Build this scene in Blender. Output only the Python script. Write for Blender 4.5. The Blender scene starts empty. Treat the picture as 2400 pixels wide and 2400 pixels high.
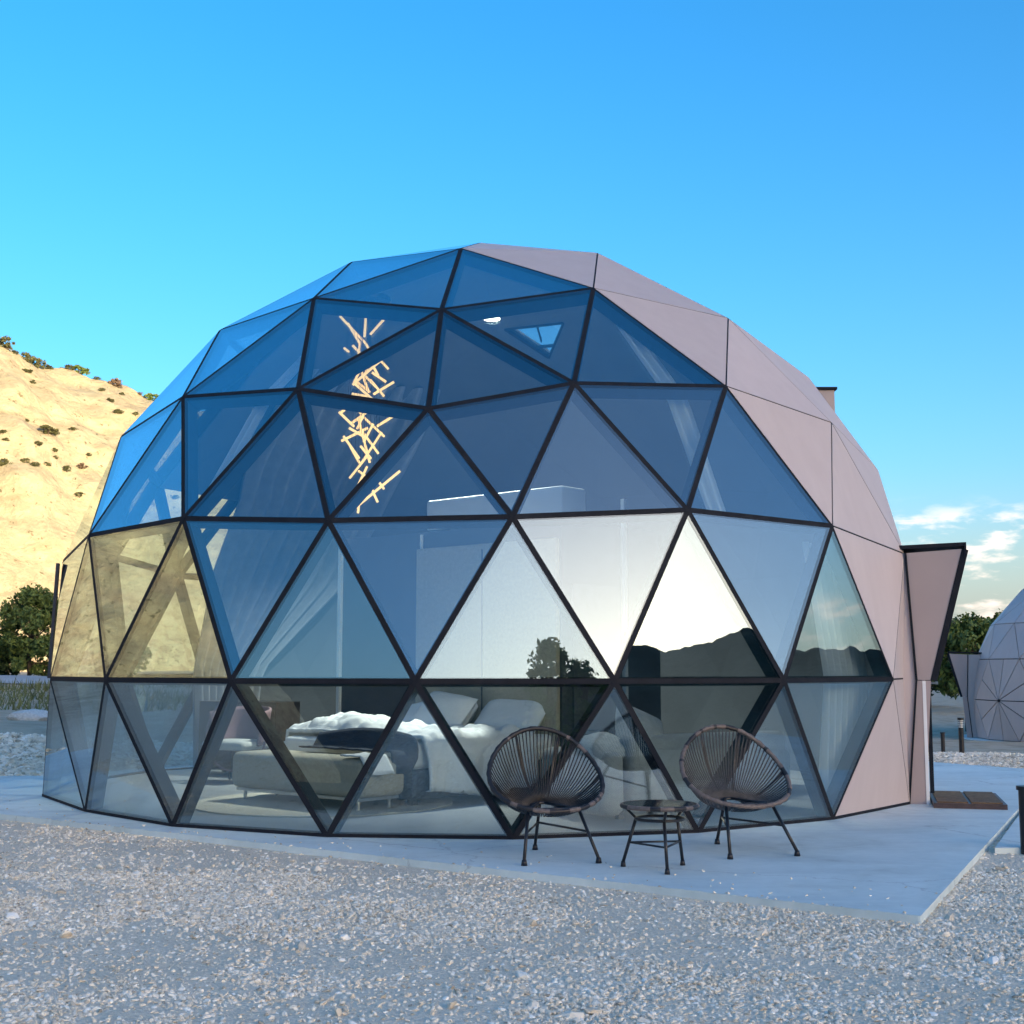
import bpy, bmesh, math, random
import numpy as np
from mathutils import Vector, Matrix, noise

random.seed(7)
RNG = np.random.default_rng(7)
R = math.radians
scene = bpy.context.scene
COL = scene.collection

# ------------------------------------------------------------------ camera
cam_data = bpy.data.cameras.new('camera')
cam_data.sensor_width = 36.0
cam_data.lens = 46.58
cam_data.clip_start = 0.05
cam_data.clip_end = 8000.0
cam = bpy.data.objects.new('camera', cam_data)
COL.objects.link(cam)
cam.location = (0.0, 0.0, 1.2425)
cam.rotation_euler = (math.pi / 2 + 0.1170, 0.0, 0.0)
scene.camera = cam

# ------------------------------------------------------------------ sky and sun
SUN_AZ = R(39.0)      # measured from -Y towards +X: low behind the photographer's right shoulder
SUN_EL = R(5.8)
SUN_DIR = Vector((math.sin(SUN_AZ) * math.cos(SUN_EL), -math.cos(SUN_AZ) * math.cos(SUN_EL), math.sin(SUN_EL)))

world = bpy.data.worlds.new('World')
scene.world = world
world.use_nodes = True
wt = world.node_tree
wt.nodes.clear()


def wn(kind, **kw):
    n = wt.nodes.new(kind)
    for k, v in kw.items():
        setattr(n, k, v)
    return n


w_out = wn('ShaderNodeOutputWorld')
w_bg = wn('ShaderNodeBackground')
w_bg.inputs['Strength'].default_value = 0.12
sky = wn('ShaderNodeTexSky', sky_type='NISHITA', sun_disc=False, sun_elevation=SUN_EL,
         sun_rotation=math.pi - SUN_AZ, altitude=1500.0, air_density=1.0, dust_density=10.0, ozone_density=3.0)
w_sat = wn('ShaderNodeHueSaturation')
w_sat.inputs['Saturation'].default_value = 1.24
wt.links.new(sky.outputs['Color'], w_sat.inputs['Color'])
# low fair-weather clouds all the way round the horizon
w_geo = wn('ShaderNodeTexCoord')
w_sep = wn('ShaderNodeSeparateXYZ')
wt.links.new(w_geo.outputs['Generated'], w_sep.inputs[0])
w_map = wn('ShaderNodeMapping')
w_map.inputs['Scale'].default_value = (19.0, 19.0, 62.0)
w_map.inputs['Location'].default_value = (3.1, 1.7, 0.35)
wt.links.new(w_geo.outputs['Generated'], w_map.inputs['Vector'])
w_noise = wn('ShaderNodeTexNoise')
w_noise.inputs['Scale'].default_value = 1.0
w_noise.inputs['Detail'].default_value = 5.0
w_noise.inputs['Roughness'].default_value = 0.55
wt.links.new(w_map.outputs[0], w_noise.inputs['Vector'])
w_ramp = wn('ShaderNodeMapRange', interpolation_type='SMOOTHSTEP')
w_ramp.inputs['From Min'].default_value = 0.48
w_ramp.inputs['From Max'].default_value = 0.66
wt.links.new(w_noise.outputs['Fac'], w_ramp.inputs['Value'])
w_hi = wn('ShaderNodeMapRange', interpolation_type='SMOOTHSTEP')
w_hi.inputs['From Min'].default_value = 0.125
w_hi.inputs['From Max'].default_value = 0.095
wt.links.new(w_sep.outputs['Z'], w_hi.inputs['Value'])
w_mul = wn('ShaderNodeMath', operation='MULTIPLY')
wt.links.new(w_ramp.outputs[0], w_mul.inputs[0])
wt.links.new(w_hi.outputs[0], w_mul.inputs[1])
w_fac = wn('ShaderNodeMath', operation='MULTIPLY')
wt.links.new(w_mul.outputs[0], w_fac.inputs[0])
w_fac.inputs[1].default_value = 0.85
w_tint = wn('ShaderNodeMix', data_type='RGBA', blend_type='MULTIPLY')
w_tint.inputs['Factor'].default_value = 1.0
w_tint.inputs['B'].default_value = (1.0, 0.92, 0.98, 1.0)
wt.links.new(w_sat.outputs['Color'], w_tint.inputs['A'])
w_hz = wn('ShaderNodeMapRange', interpolation_type='SMOOTHSTEP')
w_hz.inputs['From Min'].default_value = 0.15
w_hz.inputs['From Max'].default_value = 0.0
w_hz.inputs['To Max'].default_value = 0.62
wt.links.new(w_sep.outputs['Z'], w_hz.inputs['Value'])
w_haze = wn('ShaderNodeMix', data_type='RGBA')
w_haze.inputs['B'].default_value = (0.95, 1.12, 1.36, 1.0)
wt.links.new(w_hz.outputs[0], w_haze.inputs['Factor'])
wt.links.new(w_tint.outputs['Result'], w_haze.inputs['A'])
w_mix = wn('ShaderNodeMix', data_type='RGBA')
w_mix.inputs['B'].default_value = (2.2, 1.95, 2.05, 1.0)
wt.links.new(w_fac.outputs[0], w_mix.inputs['Factor'])
wt.links.new(w_haze.outputs['Result'], w_mix.inputs['A'])
wt.links.new(w_mix.outputs['Result'], w_bg.inputs['Color'])
wt.links.new(w_bg.outputs[0], w_out.inputs['Surface'])

sun_data = bpy.data.lights.new('sun', 'SUN')
sun_data.energy = 2.0
sun_data.angle = R(0.5)
sun_data.color = (1.0, 0.87, 0.68)
sun = bpy.data.objects.new('sun', sun_data)
COL.objects.link(sun)
sun.location = SUN_DIR * 50
sun.rotation_euler = (-SUN_DIR).to_track_quat('-Z', 'Y').to_euler()

scene.view_settings.view_transform = 'Standard'
scene.view_settings.look = 'None'
scene.view_settings.gamma = 1.0
scene.view_settings.use_curve_mapping = False
scene.view_settings.exposure = 2.6
scene.view_settings.use_white_balance = True
scene.view_settings.white_balance_temperature = 8000.0
scene.view_settings.white_balance_tint = 7.0

scene.render.engine = 'CYCLES'
cy = scene.cycles
cy.max_bounces = 10
cy.diffuse_bounces = 3
cy.glossy_bounces = 4
cy.transparent_max_bounces = 24
cy.transmission_bounces = 4
cy.caustics_reflective = False
cy.caustics_refractive = False
cy.use_denoising = True
try:
    cy.denoiser = 'OPENIMAGEDENOISE'
except Exception:
    pass

# ------------------------------------------------------------------ helpers
def tag(o, label=None, cat=None, group=None, kind=None):
    if label: o['label'] = label
    if cat: o['category'] = cat
    if group: o['group'] = group
    if kind: o['kind'] = kind
    return o


def empty(name, loc=(0, 0, 0), rz=0.0):
    o = bpy.data.objects.new(name, None)
    o.empty_display_size = 0.2
    o.location = loc
    o.rotation_euler = (0, 0, rz)
    COL.objects.link(o)
    return o


def link_mesh(name, me, parent=None):
    o = bpy.data.objects.new(name, me)
    COL.objects.link(o)
    if parent is not None:
        o.parent = parent
    return o


def copy_tree(o, parent=None):
    c = o.copy()
    COL.objects.link(c)
    c.parent = parent
    for ch in list(o.children):
        copy_tree(ch, c)
    return c


class MB:
    """Collects shapes; build() links them as one mesh object."""

    def __init__(self):
        self.v, self.f, self.m = [], [], []

    def add(self, verts, faces, mi=0):
        b = len(self.v)
        self.v += [tuple(p) for p in verts]
        self.f += [tuple(b + i for i in f) for f in faces]
        self.m += [mi] * len(faces)

    def prism(self, poly, vec, mi=0, mi_top=None):
        """poly: list of points, extruded by vec"""
        n = len(poly)
        p = [Vector(q) for q in poly]
        q = [a + Vector(vec) for a in p]
        self.add(p + q, [tuple(range(n))[::-1], tuple(range(n, 2 * n))], mi)
        self.add(p + q, [(i, (i + 1) % n, n + (i + 1) % n, n + i) for i in range(n)], mi)

    def box(self, c, s, rz=0.0, mi=0, rx=0.0, ry=0.0):
        M = Matrix.Translation(c) @ Matrix.Rotation(rz, 4, 'Z') @ Matrix.Rotation(ry, 4, 'Y') @ Matrix.Rotation(rx, 4, 'X')
        vs = [M @ Vector((x * s[0] / 2, y * s[1] / 2, z * s[2] / 2)) for z in (-1, 1) for y in (-1, 1) for x in (-1, 1)]
        self.add(vs, [(0, 2, 3, 1), (4, 5, 7, 6), (0, 1, 5, 4), (2, 6, 7, 3), (0, 4, 6, 2), (1, 3, 7, 5)], mi)

    def rbox(self, c, s, r=0.04, seg=3, rz=0.0, mi=0):
        """rounded box"""
        bm = bmesh.new()
        bmesh.ops.create_cube(bm, size=1.0)
        bmesh.ops.scale(bm, vec=s, verts=bm.verts)
        bmesh.ops.bevel(bm, geom=list(bm.edges), offset=r, segments=seg, profile=0.5, affect='EDGES')
        M = Matrix.Translation(c) @ Matrix.Rotation(rz, 4, 'Z')
        bm.verts.index_update()
        self.add([M @ v.co for v in bm.verts], [tuple(v.index for v in f.verts) for f in bm.faces], mi)
        bm.free()

    def beam(self, a, b, side, up, w, u0, u1, mi=0, s0=None):
        """box from a to b; width w along side, from u0 to u1 along up"""
        a, b = Vector(a), Vector(b)
        side, up = Vector(side).normalized(), Vector(up).normalized()
        vs = []
        for p in (a, b):
            for sx, uu in ((-1, u0), (1, u0), (1, u1), (-1, u1)):
                vs.append(p + side * (sx * w / 2) + up * uu)
        self.add(vs, [(0, 3, 2, 1), (4, 5, 6, 7), (0, 1, 5, 4), (1, 2, 6, 5), (2, 3, 7, 6), (3, 0, 4, 7)], mi)

    def tube(self, pts, r, n=6, closed=False, mi=0, caps=True, mids=None):
        pts = [Vector(p) for p in pts]
        k = len(pts)
        rr = r if hasattr(r, '__len__') else [r] * k
        rings = []
        prev = None
        for i in range(k):
            if closed:
                d = pts[(i + 1) % k] - pts[i - 1]
            else:
                d = pts[min(i + 1, k - 1)] - pts[max(i - 1, 0)]
            if d.length < 1e-9: d = Vector((0, 0, 1))
            d.normalize()
            if prev is None:
                u = d.orthogonal().normalized()
            else:
                u = (prev - d * prev.dot(d))
                u = u.normalized() if u.length > 1e-6 else d.orthogonal().normalized()
            prev = u
            w = d.cross(u)
            rings.append([pts[i] + (u * math.cos(2 * math.pi * j / n) + w * math.sin(2 * math.pi * j / n)) * rr[i] for j in range(n)])
        vs = [p for ring in rings for p in ring]
        b = len(self.v)
        self.v += [tuple(p) for p in vs]
        last = k if closed else k - 1
        for i in range(last):
            m_ = mi if mids is None else mids[i % len(mids)]
            for j in range(n):
                a0, a1 = i * n + j, i * n + (j + 1) % n
                i2 = (i + 1) % k
                c0, c1 = i2 * n + j, i2 * n + (j + 1) % n
                self.f.append((b + a0, b + a1, b + c1, b + c0))
                self.m.append(m_)
        if caps and not closed:
            self.f.append(tuple(b + j for j in range(n))[::-1]); self.m.append(mi)
            self.f.append(tuple(b + (k - 1) * n + j for j in range(n))); self.m.append(mi)

    def grid(self, fn, nu, nv, mi=0, wrap_u=False):
        b = len(self.v)
        for j in range(nv + 1):
            for i in range(nu + (0 if wrap_u else 1)):
                self.v.append(tuple(fn(i / nu, j / nv)))
        w = nu if wrap_u else nu + 1
        for j in range(nv):
            for i in range(nu):
                i2 = (i + 1) % w
                self.f.append((b + j * w + i, b + j * w + i2, b + (j + 1) * w + i2, b + (j + 1) * w + i))
                self.m.append(mi)

    def build(self, name, mats, parent=None, smooth=False, sharp=None):
        me = bpy.data.meshes.new(name)
        me.from_pydata(self.v, [], self.f)
        if not isinstance(mats, (list, tuple)): mats = [mats]
        for m in mats: me.materials.append(m)
        if len(mats) > 1:
            me.polygons.foreach_set('material_index', self.m)
        if smooth:
            me.polygons.foreach_set('use_smooth', [True] * len(me.polygons))
            if sharp is not None:
                try: me.set_sharp_from_angle(angle=R(sharp))
                except Exception: pass
        me.update()
        return link_mesh(name, me, parent)


# ------------------------------------------------------------------ materials
def material(name):
    m = bpy.data.materials.new(name)
    m.use_nodes = True
    nt = m.node_tree
    return m, nt, nt.nodes['Principled BSDF']


def ramp_mix(nt, fac, stops):
    r = nt.nodes.new('ShaderNodeValToRGB')
    el = r.color_ramp.elements
    while len(el) < len(stops): el.new(0.5)
    for e, (p, c) in zip(el, stops):
        e.position = p
        e.color = (*c, 1.0)
    nt.links.new(fac, r.inputs['Fac'])
    return r.outputs['Color']


def noise_node(nt, scale, detail=4.0, rough=0.55, vec=None, dist=0.0):
    n = nt.nodes.new('ShaderNodeTexNoise')
    n.inputs['Scale'].default_value = scale
    n.inputs['Detail'].default_value = detail
    n.inputs['Roughness'].default_value = rough
    n.inputs['Distortion'].default_value = dist
    if vec is None:
        tc = nt.nodes.new('ShaderNodeTexCoord')
        vec = tc.outputs['Object']
    nt.links.new(vec, n.inputs['Vector'])
    return n


def add_bump(nt, bsdf, height, strength, dist):
    b = nt.nodes.new('ShaderNodeBump')
    b.inputs['Strength'].default_value = strength
    b.inputs['Distance'].default_value = dist
    nt.links.new(height, b.inputs['Height'])
    nt.links.new(b.outputs['Normal'], bsdf.inputs['Normal'])
    return b


def simple(name, col, rough=0.6, metal=0.0, var=0.12, scale=6.0, bump=0.0, bscale=60.0, bdist=0.004, spec=0.5, detail=4.0):
    m, nt, b = material(name)
    b.inputs['Roughness'].default_value = rough
    b.inputs['Metallic'].default_value = metal
    b.inputs['Specular IOR Level'].default_value = spec
    n = noise_node(nt, scale, detail)
    lo = tuple(c * (1 - var) for c in col)
    hi = tuple(min(1.0, c * (1 + var)) for c in col)
    nt.links.new(ramp_mix(nt, n.outputs['Fac'], [(0.3, lo), (0.7, hi)]), b.inputs['Base Color'])
    if bump > 0:
        add_bump(nt, b, noise_node(nt, bscale, 3.0).outputs['Fac'], bump, bdist)
    return m


M = {}
# coated tinted glazing: see-through tint plus a mirror-like coat that strengthens towards grazing angles
def glass_material(name, tint, refl_tint, base):
    m = bpy.data.materials.new(name)
    m.use_nodes = True
    nt = m.node_tree
    nt.nodes.clear()
    out = nt.nodes.new('ShaderNodeOutputMaterial')
    tr = nt.nodes.new('ShaderNodeBsdfTransparent')
    tr.inputs['Color'].default_value = (*tint, 1)
    gl = nt.nodes.new('ShaderNodeBsdfGlossy')
    gl.inputs['Color'].default_value = (*refl_tint, 1)
    gl.inputs['Roughness'].default_value = 0.0
    lw = nt.nodes.new('ShaderNodeLayerWeight')
    lw.inputs['Blend'].default_value = 0.5
    pw = nt.nodes.new('ShaderNodeMath'); pw.operation = 'POWER'
    nt.links.new(lw.outputs['Facing'], pw.inputs[0]); pw.inputs[1].default_value = 3.0
    mr = nt.nodes.new('ShaderNodeMapRange')
    mr.inputs['To Min'].default_value = base
    mr.inputs['To Max'].default_value = 0.95
    nt.links.new(pw.outputs[0], mr.inputs['Value'])
    mx = nt.nodes.new('ShaderNodeMixShader')
    nt.links.new(mr.outputs[0], mx.inputs['Fac'])
    nt.links.new(tr.outputs[0], mx.inputs[1])
    nt.links.new(gl.outputs[0], mx.inputs[2])
    # glazing is never perfectly flat
    n = noise_node(nt, 0.9, 1.0)
    bp = nt.nodes.new('ShaderNodeBump')
    bp.inputs['Strength'].default_value = 0.03
    bp.inputs['Distance'].default_value = 0.03
    nt.links.new(n.outputs['Fac'], bp.inputs['Height'])
    nt.links.new(bp.outputs['Normal'], gl.inputs['Normal'])
    nt.links.new(mx.outputs[0], out.inputs['Surface'])
    return m


M['glass'] = glass_material('coated_glass', (0.88, 0.95, 0.96), (0.82, 0.955, 1.0), 0.155)
M['frame'] = simple('dark_frame', (0.016, 0.018, 0.024), 0.7, 0.0, 0.2, 9.0, spec=0.12)
def clad_material():
    m, nt, b = material('taupe_cladding')
    tc = nt.nodes.new('ShaderNodeTexCoord')
    geo = nt.nodes.new('ShaderNodeNewGeometry')
    oi = nt.nodes.new('ShaderNodeObjectInfo')
    mp = nt.nodes.new('ShaderNodeMapping'); mp.inputs['Scale'].default_value = (7.0, 7.0, 0.7)
    nt.links.new(geo.outputs['Position'], mp.inputs['Vector'])
    streak = noise_node(nt, 1.0, 5.0, 0.6, mp.outputs[0])
    blot = noise_node(nt, 1.1, 5.0, 0.6, geo.outputs['Position'])
    c1 = ramp_mix(nt, streak.outputs['Fac'], [(0.3, (0.525, 0.435, 0.420)), (0.62, (0.577, 0.485, 0.467)), (0.8, (0.603, 0.515, 0.499))])
    c2 = ramp_mix(nt, blot.outputs['Fac'], [(0.3, (0.533, 0.445, 0.430)), (0.7, (0.594, 0.500, 0.483))])
    mx = nt.nodes.new('ShaderNodeMix'); mx.data_type = 'RGBA'; mx.inputs['Factor'].default_value = 0.5
    nt.links.new(c1, mx.inputs['A']); nt.links.new(c2, mx.inputs['B'])
    hs = nt.nodes.new('ShaderNodeHueSaturation')
    mr = nt.nodes.new('ShaderNodeMapRange'); mr.inputs['To Min'].default_value = 0.93; mr.inputs['To Max'].default_value = 1.05
    nt.links.new(oi.outputs['Random'], mr.inputs['Value'])
    nt.links.new(mr.outputs[0], hs.inputs['Value'])
    nt.links.new(mx.outputs['Result'], hs.inputs['Color'])
    nt.links.new(hs.outputs['Color'], b.inputs['Base Color'])
    b.inputs['Roughness'].default_value = 0.55
    b.inputs['Specular IOR Level'].default_value = 0.35
    add_bump(nt, b, noise_node(nt, 2.3, 3.0, 0.5, geo.outputs['Position']).outputs['Fac'], 0.06, 0.03)
    return m


M['clad'] = clad_material()
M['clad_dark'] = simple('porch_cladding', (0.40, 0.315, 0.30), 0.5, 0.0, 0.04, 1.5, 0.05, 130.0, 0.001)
M['lining'] = simple('interior_lining', (0.075, 0.085, 0.10), 0.85, 0.0, 0.08, 2.0)
M['core'] = simple('core_wall', (0.055, 0.065, 0.085), 0.5, 0.0, 0.1, 2.0)
M['tan'] = simple('tan_upholstery', (0.42, 0.37, 0.29), 0.9, 0.0, 0.08, 30.0, 0.25, 240.0, 0.002)
M['white_trim'] = simple('white_trim', (0.78, 0.78, 0.78), 0.5, 0.0, 0.03)
M['linen'] = simple('white_linen', (0.82, 0.82, 0.82), 0.85, 0.0, 0.03, 4.0, 0.3, 14.0, 0.02)
M['navy'] = simple('navy_throw', (0.025, 0.035, 0.06), 0.95, 0.0, 0.15, 40.0, 0.3, 200.0, 0.003)
M['bed_base'] = simple('bed_base_fabric', (0.06, 0.075, 0.10), 0.9, 0.0, 0.1, 40.0)
M['rug'] = simple('beige_rug', (0.46, 0.42, 0.35), 1.0, 0.0, 0.1, 50.0, 0.4, 220.0, 0.004)
M['sofa'] = simple('grey_sofa_fabric', (0.30, 0.31, 0.31), 0.95, 0.0, 0.08, 20.0, 0.3, 260.0, 0.002)
M['cushion'] = simple('cushion_fabric', (0.38, 0.39, 0.39), 0.95, 0.0, 0.08, 20.0, 0.3, 260.0, 0.002)
M['floor'] = simple('interior_floor', (0.26, 0.27, 0.28), 0.35, 0.0, 0.1, 1.6)
M['black_metal'] = simple('black_metal', (0.013, 0.013, 0.016), 0.38, 0.0, 0.2, 20.0)
M['steel'] = simple('brushed_steel', (0.55, 0.56, 0.58), 0.3, 1.0, 0.08, 20.0)
M['rattan_dark'] = simple('rattan_dark', (0.016, 0.014, 0.015), 0.5, 0.0, 0.4, 40.0)
M['rattan_light'] = simple('rattan_light', (0.15, 0.115, 0.10), 0.55, 0.0, 0.3, 45.0)
M['cord_dark'] = simple('cord_dark', (0.010, 0.010, 0.012), 0.45, 0.0, 0.3, 30.0)
M['cord_grey'] = simple('cord_grey', (0.06, 0.058, 0.06), 0.5, 0.0, 0.3, 30.0)
M['walnut'] = simple('dark_walnut', (0.075, 0.045, 0.04), 0.5, 0.0, 0.3, 12.0)
M['mauve'] = simple('mauve_fabric', (0.20, 0.12, 0.14), 0.9, 0.0, 0.1, 12.0)
M['mat_brown'] = simple('brown_mat', (0.17, 0.105, 0.06), 0.9, 0.0, 0.35, 18.0, 0.5, 90.0, 0.004)
M['curtain_grey'] = simple('grey_curtain', (0.20, 0.22, 0.25), 0.9, 0.0, 0.08, 8.0)


def sheer_material():
    m, nt, b = material('sheer_curtain')
    b.inputs['Base Color'].default_value = (0.75, 0.78, 0.80, 1)
    b.inputs['Roughness'].default_value = 0.9
    tr = nt.nodes.new('ShaderNodeBsdfTranslucent')
    tr.inputs['Color'].default_value = (0.7, 0.74, 0.78, 1)
    tp = nt.nodes.new('ShaderNodeBsdfTransparent')
    a = nt.nodes.new('ShaderNodeMixShader'); a.inputs['Fac'].default_value = 0.4
    c = nt.nodes.new('ShaderNodeMixShader'); c.inputs['Fac'].default_value = 0.22
    out = nt.nodes['Material Output']
    nt.links.new(b.outputs[0], a.inputs[1]); nt.links.new(tr.outputs[0], a.inputs[2])
    nt.links.new(a.outputs[0], c.inputs[1]); nt.links.new(tp.outputs[0], c.inputs[2])
    nt.links.new(c.outputs[0], out.inputs['Surface'])
    return m


M['sheer'] = sheer_material()


def emitter(name, col, strength):
    m, nt, b = material(name)
    b.inputs['Base Color'].default_value = (*col, 1)
    b.inputs['Emission Color'].default_value = (*col, 1)
    b.inputs['Emission Strength'].default_value = strength
    return m


M['led_rod'] = emitter('warm_led_rod', (1.0, 0.62, 0.27), 0.30)
M['lamp_disc'] = emitter('white_lamp_disc', (1.0, 0.98, 0.94), 1.6)


def concrete_material():
    m, nt, b = material('slab_concrete')
    tc = nt.nodes.new('ShaderNodeTexCoord')
    big = noise_node(nt, 0.55, 5.0, 0.6, tc.outputs['Object'], 0.6)
    fine = noise_node(nt, 9.0, 6.0, 0.65, tc.outputs['Object'])
    mx = nt.nodes.new('ShaderNodeMix'); mx.data_type = 'RGBA'; mx.inputs['Factor'].default_value = 0.35
    nt.links.new(ramp_mix(nt, big.outputs['Fac'], [(0.28, (0.50, 0.585, 0.58)), (0.42, (0.62, 0.715, 0.70)), (0.55, (0.70, 0.79, 0.77)), (0.72, (0.77, 0.83, 0.80))]), mx.inputs['A'])
    nt.links.new(ramp_mix(nt, fine.outputs['Fac'], [(0.3, (0.56, 0.63, 0.62)), (0.7, (0.80, 0.85, 0.83))]), mx.inputs['B'])
    smp = nt.nodes.new('ShaderNodeMapping'); smp.inputs['Scale'].default_value = (0.35, 2.6, 1.0); smp.inputs['Rotation'].default_value = (0, 0, R(-38))
    nt.links.new(tc.outputs['Object'], smp.inputs['Vector'])
    trowel = noise_node(nt, 1.0, 6.0, 0.6, smp.outputs[0], 0.4)
    stain = noise_node(nt, 0.8, 7.0, 0.68, tc.outputs['Object'], 1.2)
    m2 = nt.nodes.new('ShaderNodeMix'); m2.data_type = 'RGBA'; m2.blend_type = 'MULTIPLY'; m2.inputs['Factor'].default_value = 1.0
    nt.links.new(mx.outputs['Result'], m2.inputs['A'])
    nt.links.new(ramp_mix(nt, trowel.outputs['Fac'], [(0.3, (0.86, 0.87, 0.88)), (0.5, (0.97, 0.97, 0.97)), (0.7, (1.0, 1.0, 1.0))]), m2.inputs['B'])
    m3 = nt.nodes.new('ShaderNodeMix'); m3.data_type = 'RGBA'; m3.blend_type = 'MULTIPLY'; m3.inputs['Factor'].default_value = 1.0
    nt.links.new(m2.outputs['Result'], m3.inputs['A'])
    nt.links.new(ramp_mix(nt, stain.outputs['Fac'], [(0.28, (0.74, 0.74, 0.73)), (0.38, (0.93, 0.93, 0.92)), (0.5, (1.0, 1.0, 1.0))]), m3.inputs['B'])
    vc = nt.nodes.new('ShaderNodeTexVoronoi'); vc.feature = 'DISTANCE_TO_EDGE'; vc.inputs['Scale'].default_value = 0.33
    wv = nt.nodes.new('ShaderNodeVectorMath'); wv.operation = 'MULTIPLY_ADD'
    nt.links.new(fine.outputs['Color'], wv.inputs[0]); wv.inputs[1].default_value = (0.22, 0.22, 0.0); nt.links.new(tc.outputs['Object'], wv.inputs[2])
    nt.links.new(wv.outputs[0], vc.inputs['Vector'])
    ck = nt.nodes.new('ShaderNodeMapRange'); ck.inputs['From Min'].default_value = 0.0035; ck.inputs['From Max'].default_value = 0.0; ck.inputs['To Max'].default_value = 0.45
    nt.links.new(vc.outputs['Distance'], ck.inputs['Value'])
    m4 = nt.nodes.new('ShaderNodeMix'); m4.data_type = 'RGBA'
    nt.links.new(ck.outputs[0], m4.inputs['Factor']); nt.links.new(m3.outputs['Result'], m4.inputs['A']); m4.inputs['B'].default_value = (0.25, 0.26, 0.26, 1)
    nt.links.new(m4.outputs['Result'], b.inputs['Base Color'])
    b.inputs['Roughness'].default_value = 0.62
    add_bump(nt, b, fine.outputs['Fac'], 0.25, 0.004)
    return m


M['concrete'] = concrete_material()


def ground_material():
    """pale crushed stone and dust; grass and dirt patches on the left bank"""
    m, nt, b = material('gravel_ground')
    tc = nt.nodes.new('ShaderNodeTexCoord')
    v = tc.outputs['Object']
    vor = nt.nodes.new('ShaderNodeTexVoronoi'); vor.inputs['Scale'].default_value = 62.0
    nt.links.new(v, vor.inputs['Vector'])
    vor2 = nt.nodes.new('ShaderNodeTexVoronoi'); vor2.inputs['Scale'].default_value = 24.0
    nt.links.new(v, vor2.inputs['Vector'])
    big = noise_node(nt, 0.35, 5.0, 0.6, v)
    fine = noise_node(nt, 40.0, 5.0, 0.7, v)
    c1 = ramp_mix(nt, vor.outputs['Color'], [(0.2, (0.56, 0.475, 0.37)), (0.55, (0.75, 0.65, 0.515)), (0.9, (0.84, 0.76, 0.64))])
    c2 = ramp_mix(nt, fine.outputs['Fac'], [(0.3, (0.66, 0.555, 0.425)), (0.7, (0.86, 0.755, 0.60))])
    c3 = ramp_mix(nt, big.outputs['Fac'], [(0.35, (0.70, 0.605, 0.475)), (0.65, (0.82, 0.74, 0.615))])
    m1 = nt.nodes.new('ShaderNodeMix'); m1.data_type = 'RGBA'; m1.inputs['Factor'].default_value = 0.45
    nt.links.new(c1, m1.inputs['A']); nt.links.new(c2, m1.inputs['B'])
    m2 = nt.nodes.new('ShaderNodeMix'); m2.data_type = 'RGBA'; m2.inputs['Factor'].default_value = 0.4
    nt.links.new(m1.outputs['Result'], m2.inputs['A']); nt.links.new(c3, m2.inputs['B'])
    # further out the crushed stone gives way to dry dirt
    geo = nt.nodes.new('ShaderNodeSeparateXYZ'); nt.links.new(v, geo.inputs[0])
    far = nt.nodes.new('ShaderNodeMapRange'); far.interpolation_type = 'SMOOTHSTEP'
    far.inputs['From Min'].default_value = 17.0; far.inputs['From Max'].default_value = 22.0
    wob = nt.nodes.new('ShaderNodeMath'); wob.operation = 'MULTIPLY_ADD'
    nt.links.new(big.outputs['Fac'], wob.inputs[0]); wob.inputs[1].default_value = 4.0
    nt.links.new(geo.outputs['Y'], wob.inputs[2])
    nt.links.new(wob.outputs[0], far.inputs['Value'])
    dirt = ramp_mix(nt, noise_node(nt, 1.6, 6.0, 0.65, v).outputs['Fac'], [(0.3, (0.32, 0.25, 0.175)), (0.55, (0.47, 0.39, 0.29)), (0.8, (0.58, 0.50, 0.39))])
    m3 = nt.nodes.new('ShaderNodeMix'); m3.data_type = 'RGBA'
    nt.links.new(far.outputs[0], m3.inputs['Factor'])
    nt.links.new(m2.outputs['Result'], m3.inputs['A']); nt.links.new(dirt, m3.inputs['B'])
    # out-of-view ground behind the photographer, darkened so the lower panes mirror something dark
    bk = nt.nodes.new('ShaderNodeMapRange'); bk.interpolation_type = 'SMOOTHSTEP'
    bk.inputs['From Min'].default_value = 6.0; bk.inputs['From Max'].default_value = 3.6
    wob2 = nt.nodes.new('ShaderNodeMath'); wob2.operation = 'MULTIPLY_ADD'
    nt.links.new(big.outputs['Fac'], wob2.inputs[0]); wob2.inputs[1].default_value = 5.0
    nt.links.new(geo.outputs['Y'], wob2.inputs[2])
    nt.links.new(wob2.outputs[0], bk.inputs['Value'])
    m4 = nt.nodes.new('ShaderNodeMix'); m4.data_type = 'RGBA'
    nt.links.new(bk.outputs[0], m4.inputs['Factor'])
    nt.links.new(m3.outputs['Result'], m4.inputs['A'])
    nt.links.new(ramp_mix(nt, noise_node(nt, 2.2, 6.0, 0.65, v).outputs['Fac'], [(0.3, (0.045, 0.05, 0.025)), (0.7, (0.12, 0.105, 0.06))]), m4.inputs['B'])
    nt.links.new(m4.outputs['Result'], b.inputs['Base Color'])
    b.inputs['Roughness'].default_value = 0.95
    add = nt.nodes.new('ShaderNodeMath'); add.operation = 'MULTIPLY_ADD'
    nt.links.new(vor.outputs['Distance'], add.inputs[0]); add.inputs[1].default_value = -0.6
    nt.links.new(fine.outputs['Fac'], add.inputs[2])
    add_bump(nt, b, add.outputs[0], 0.7, 0.02)
    return m


M['ground'] = ground_material()


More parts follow.
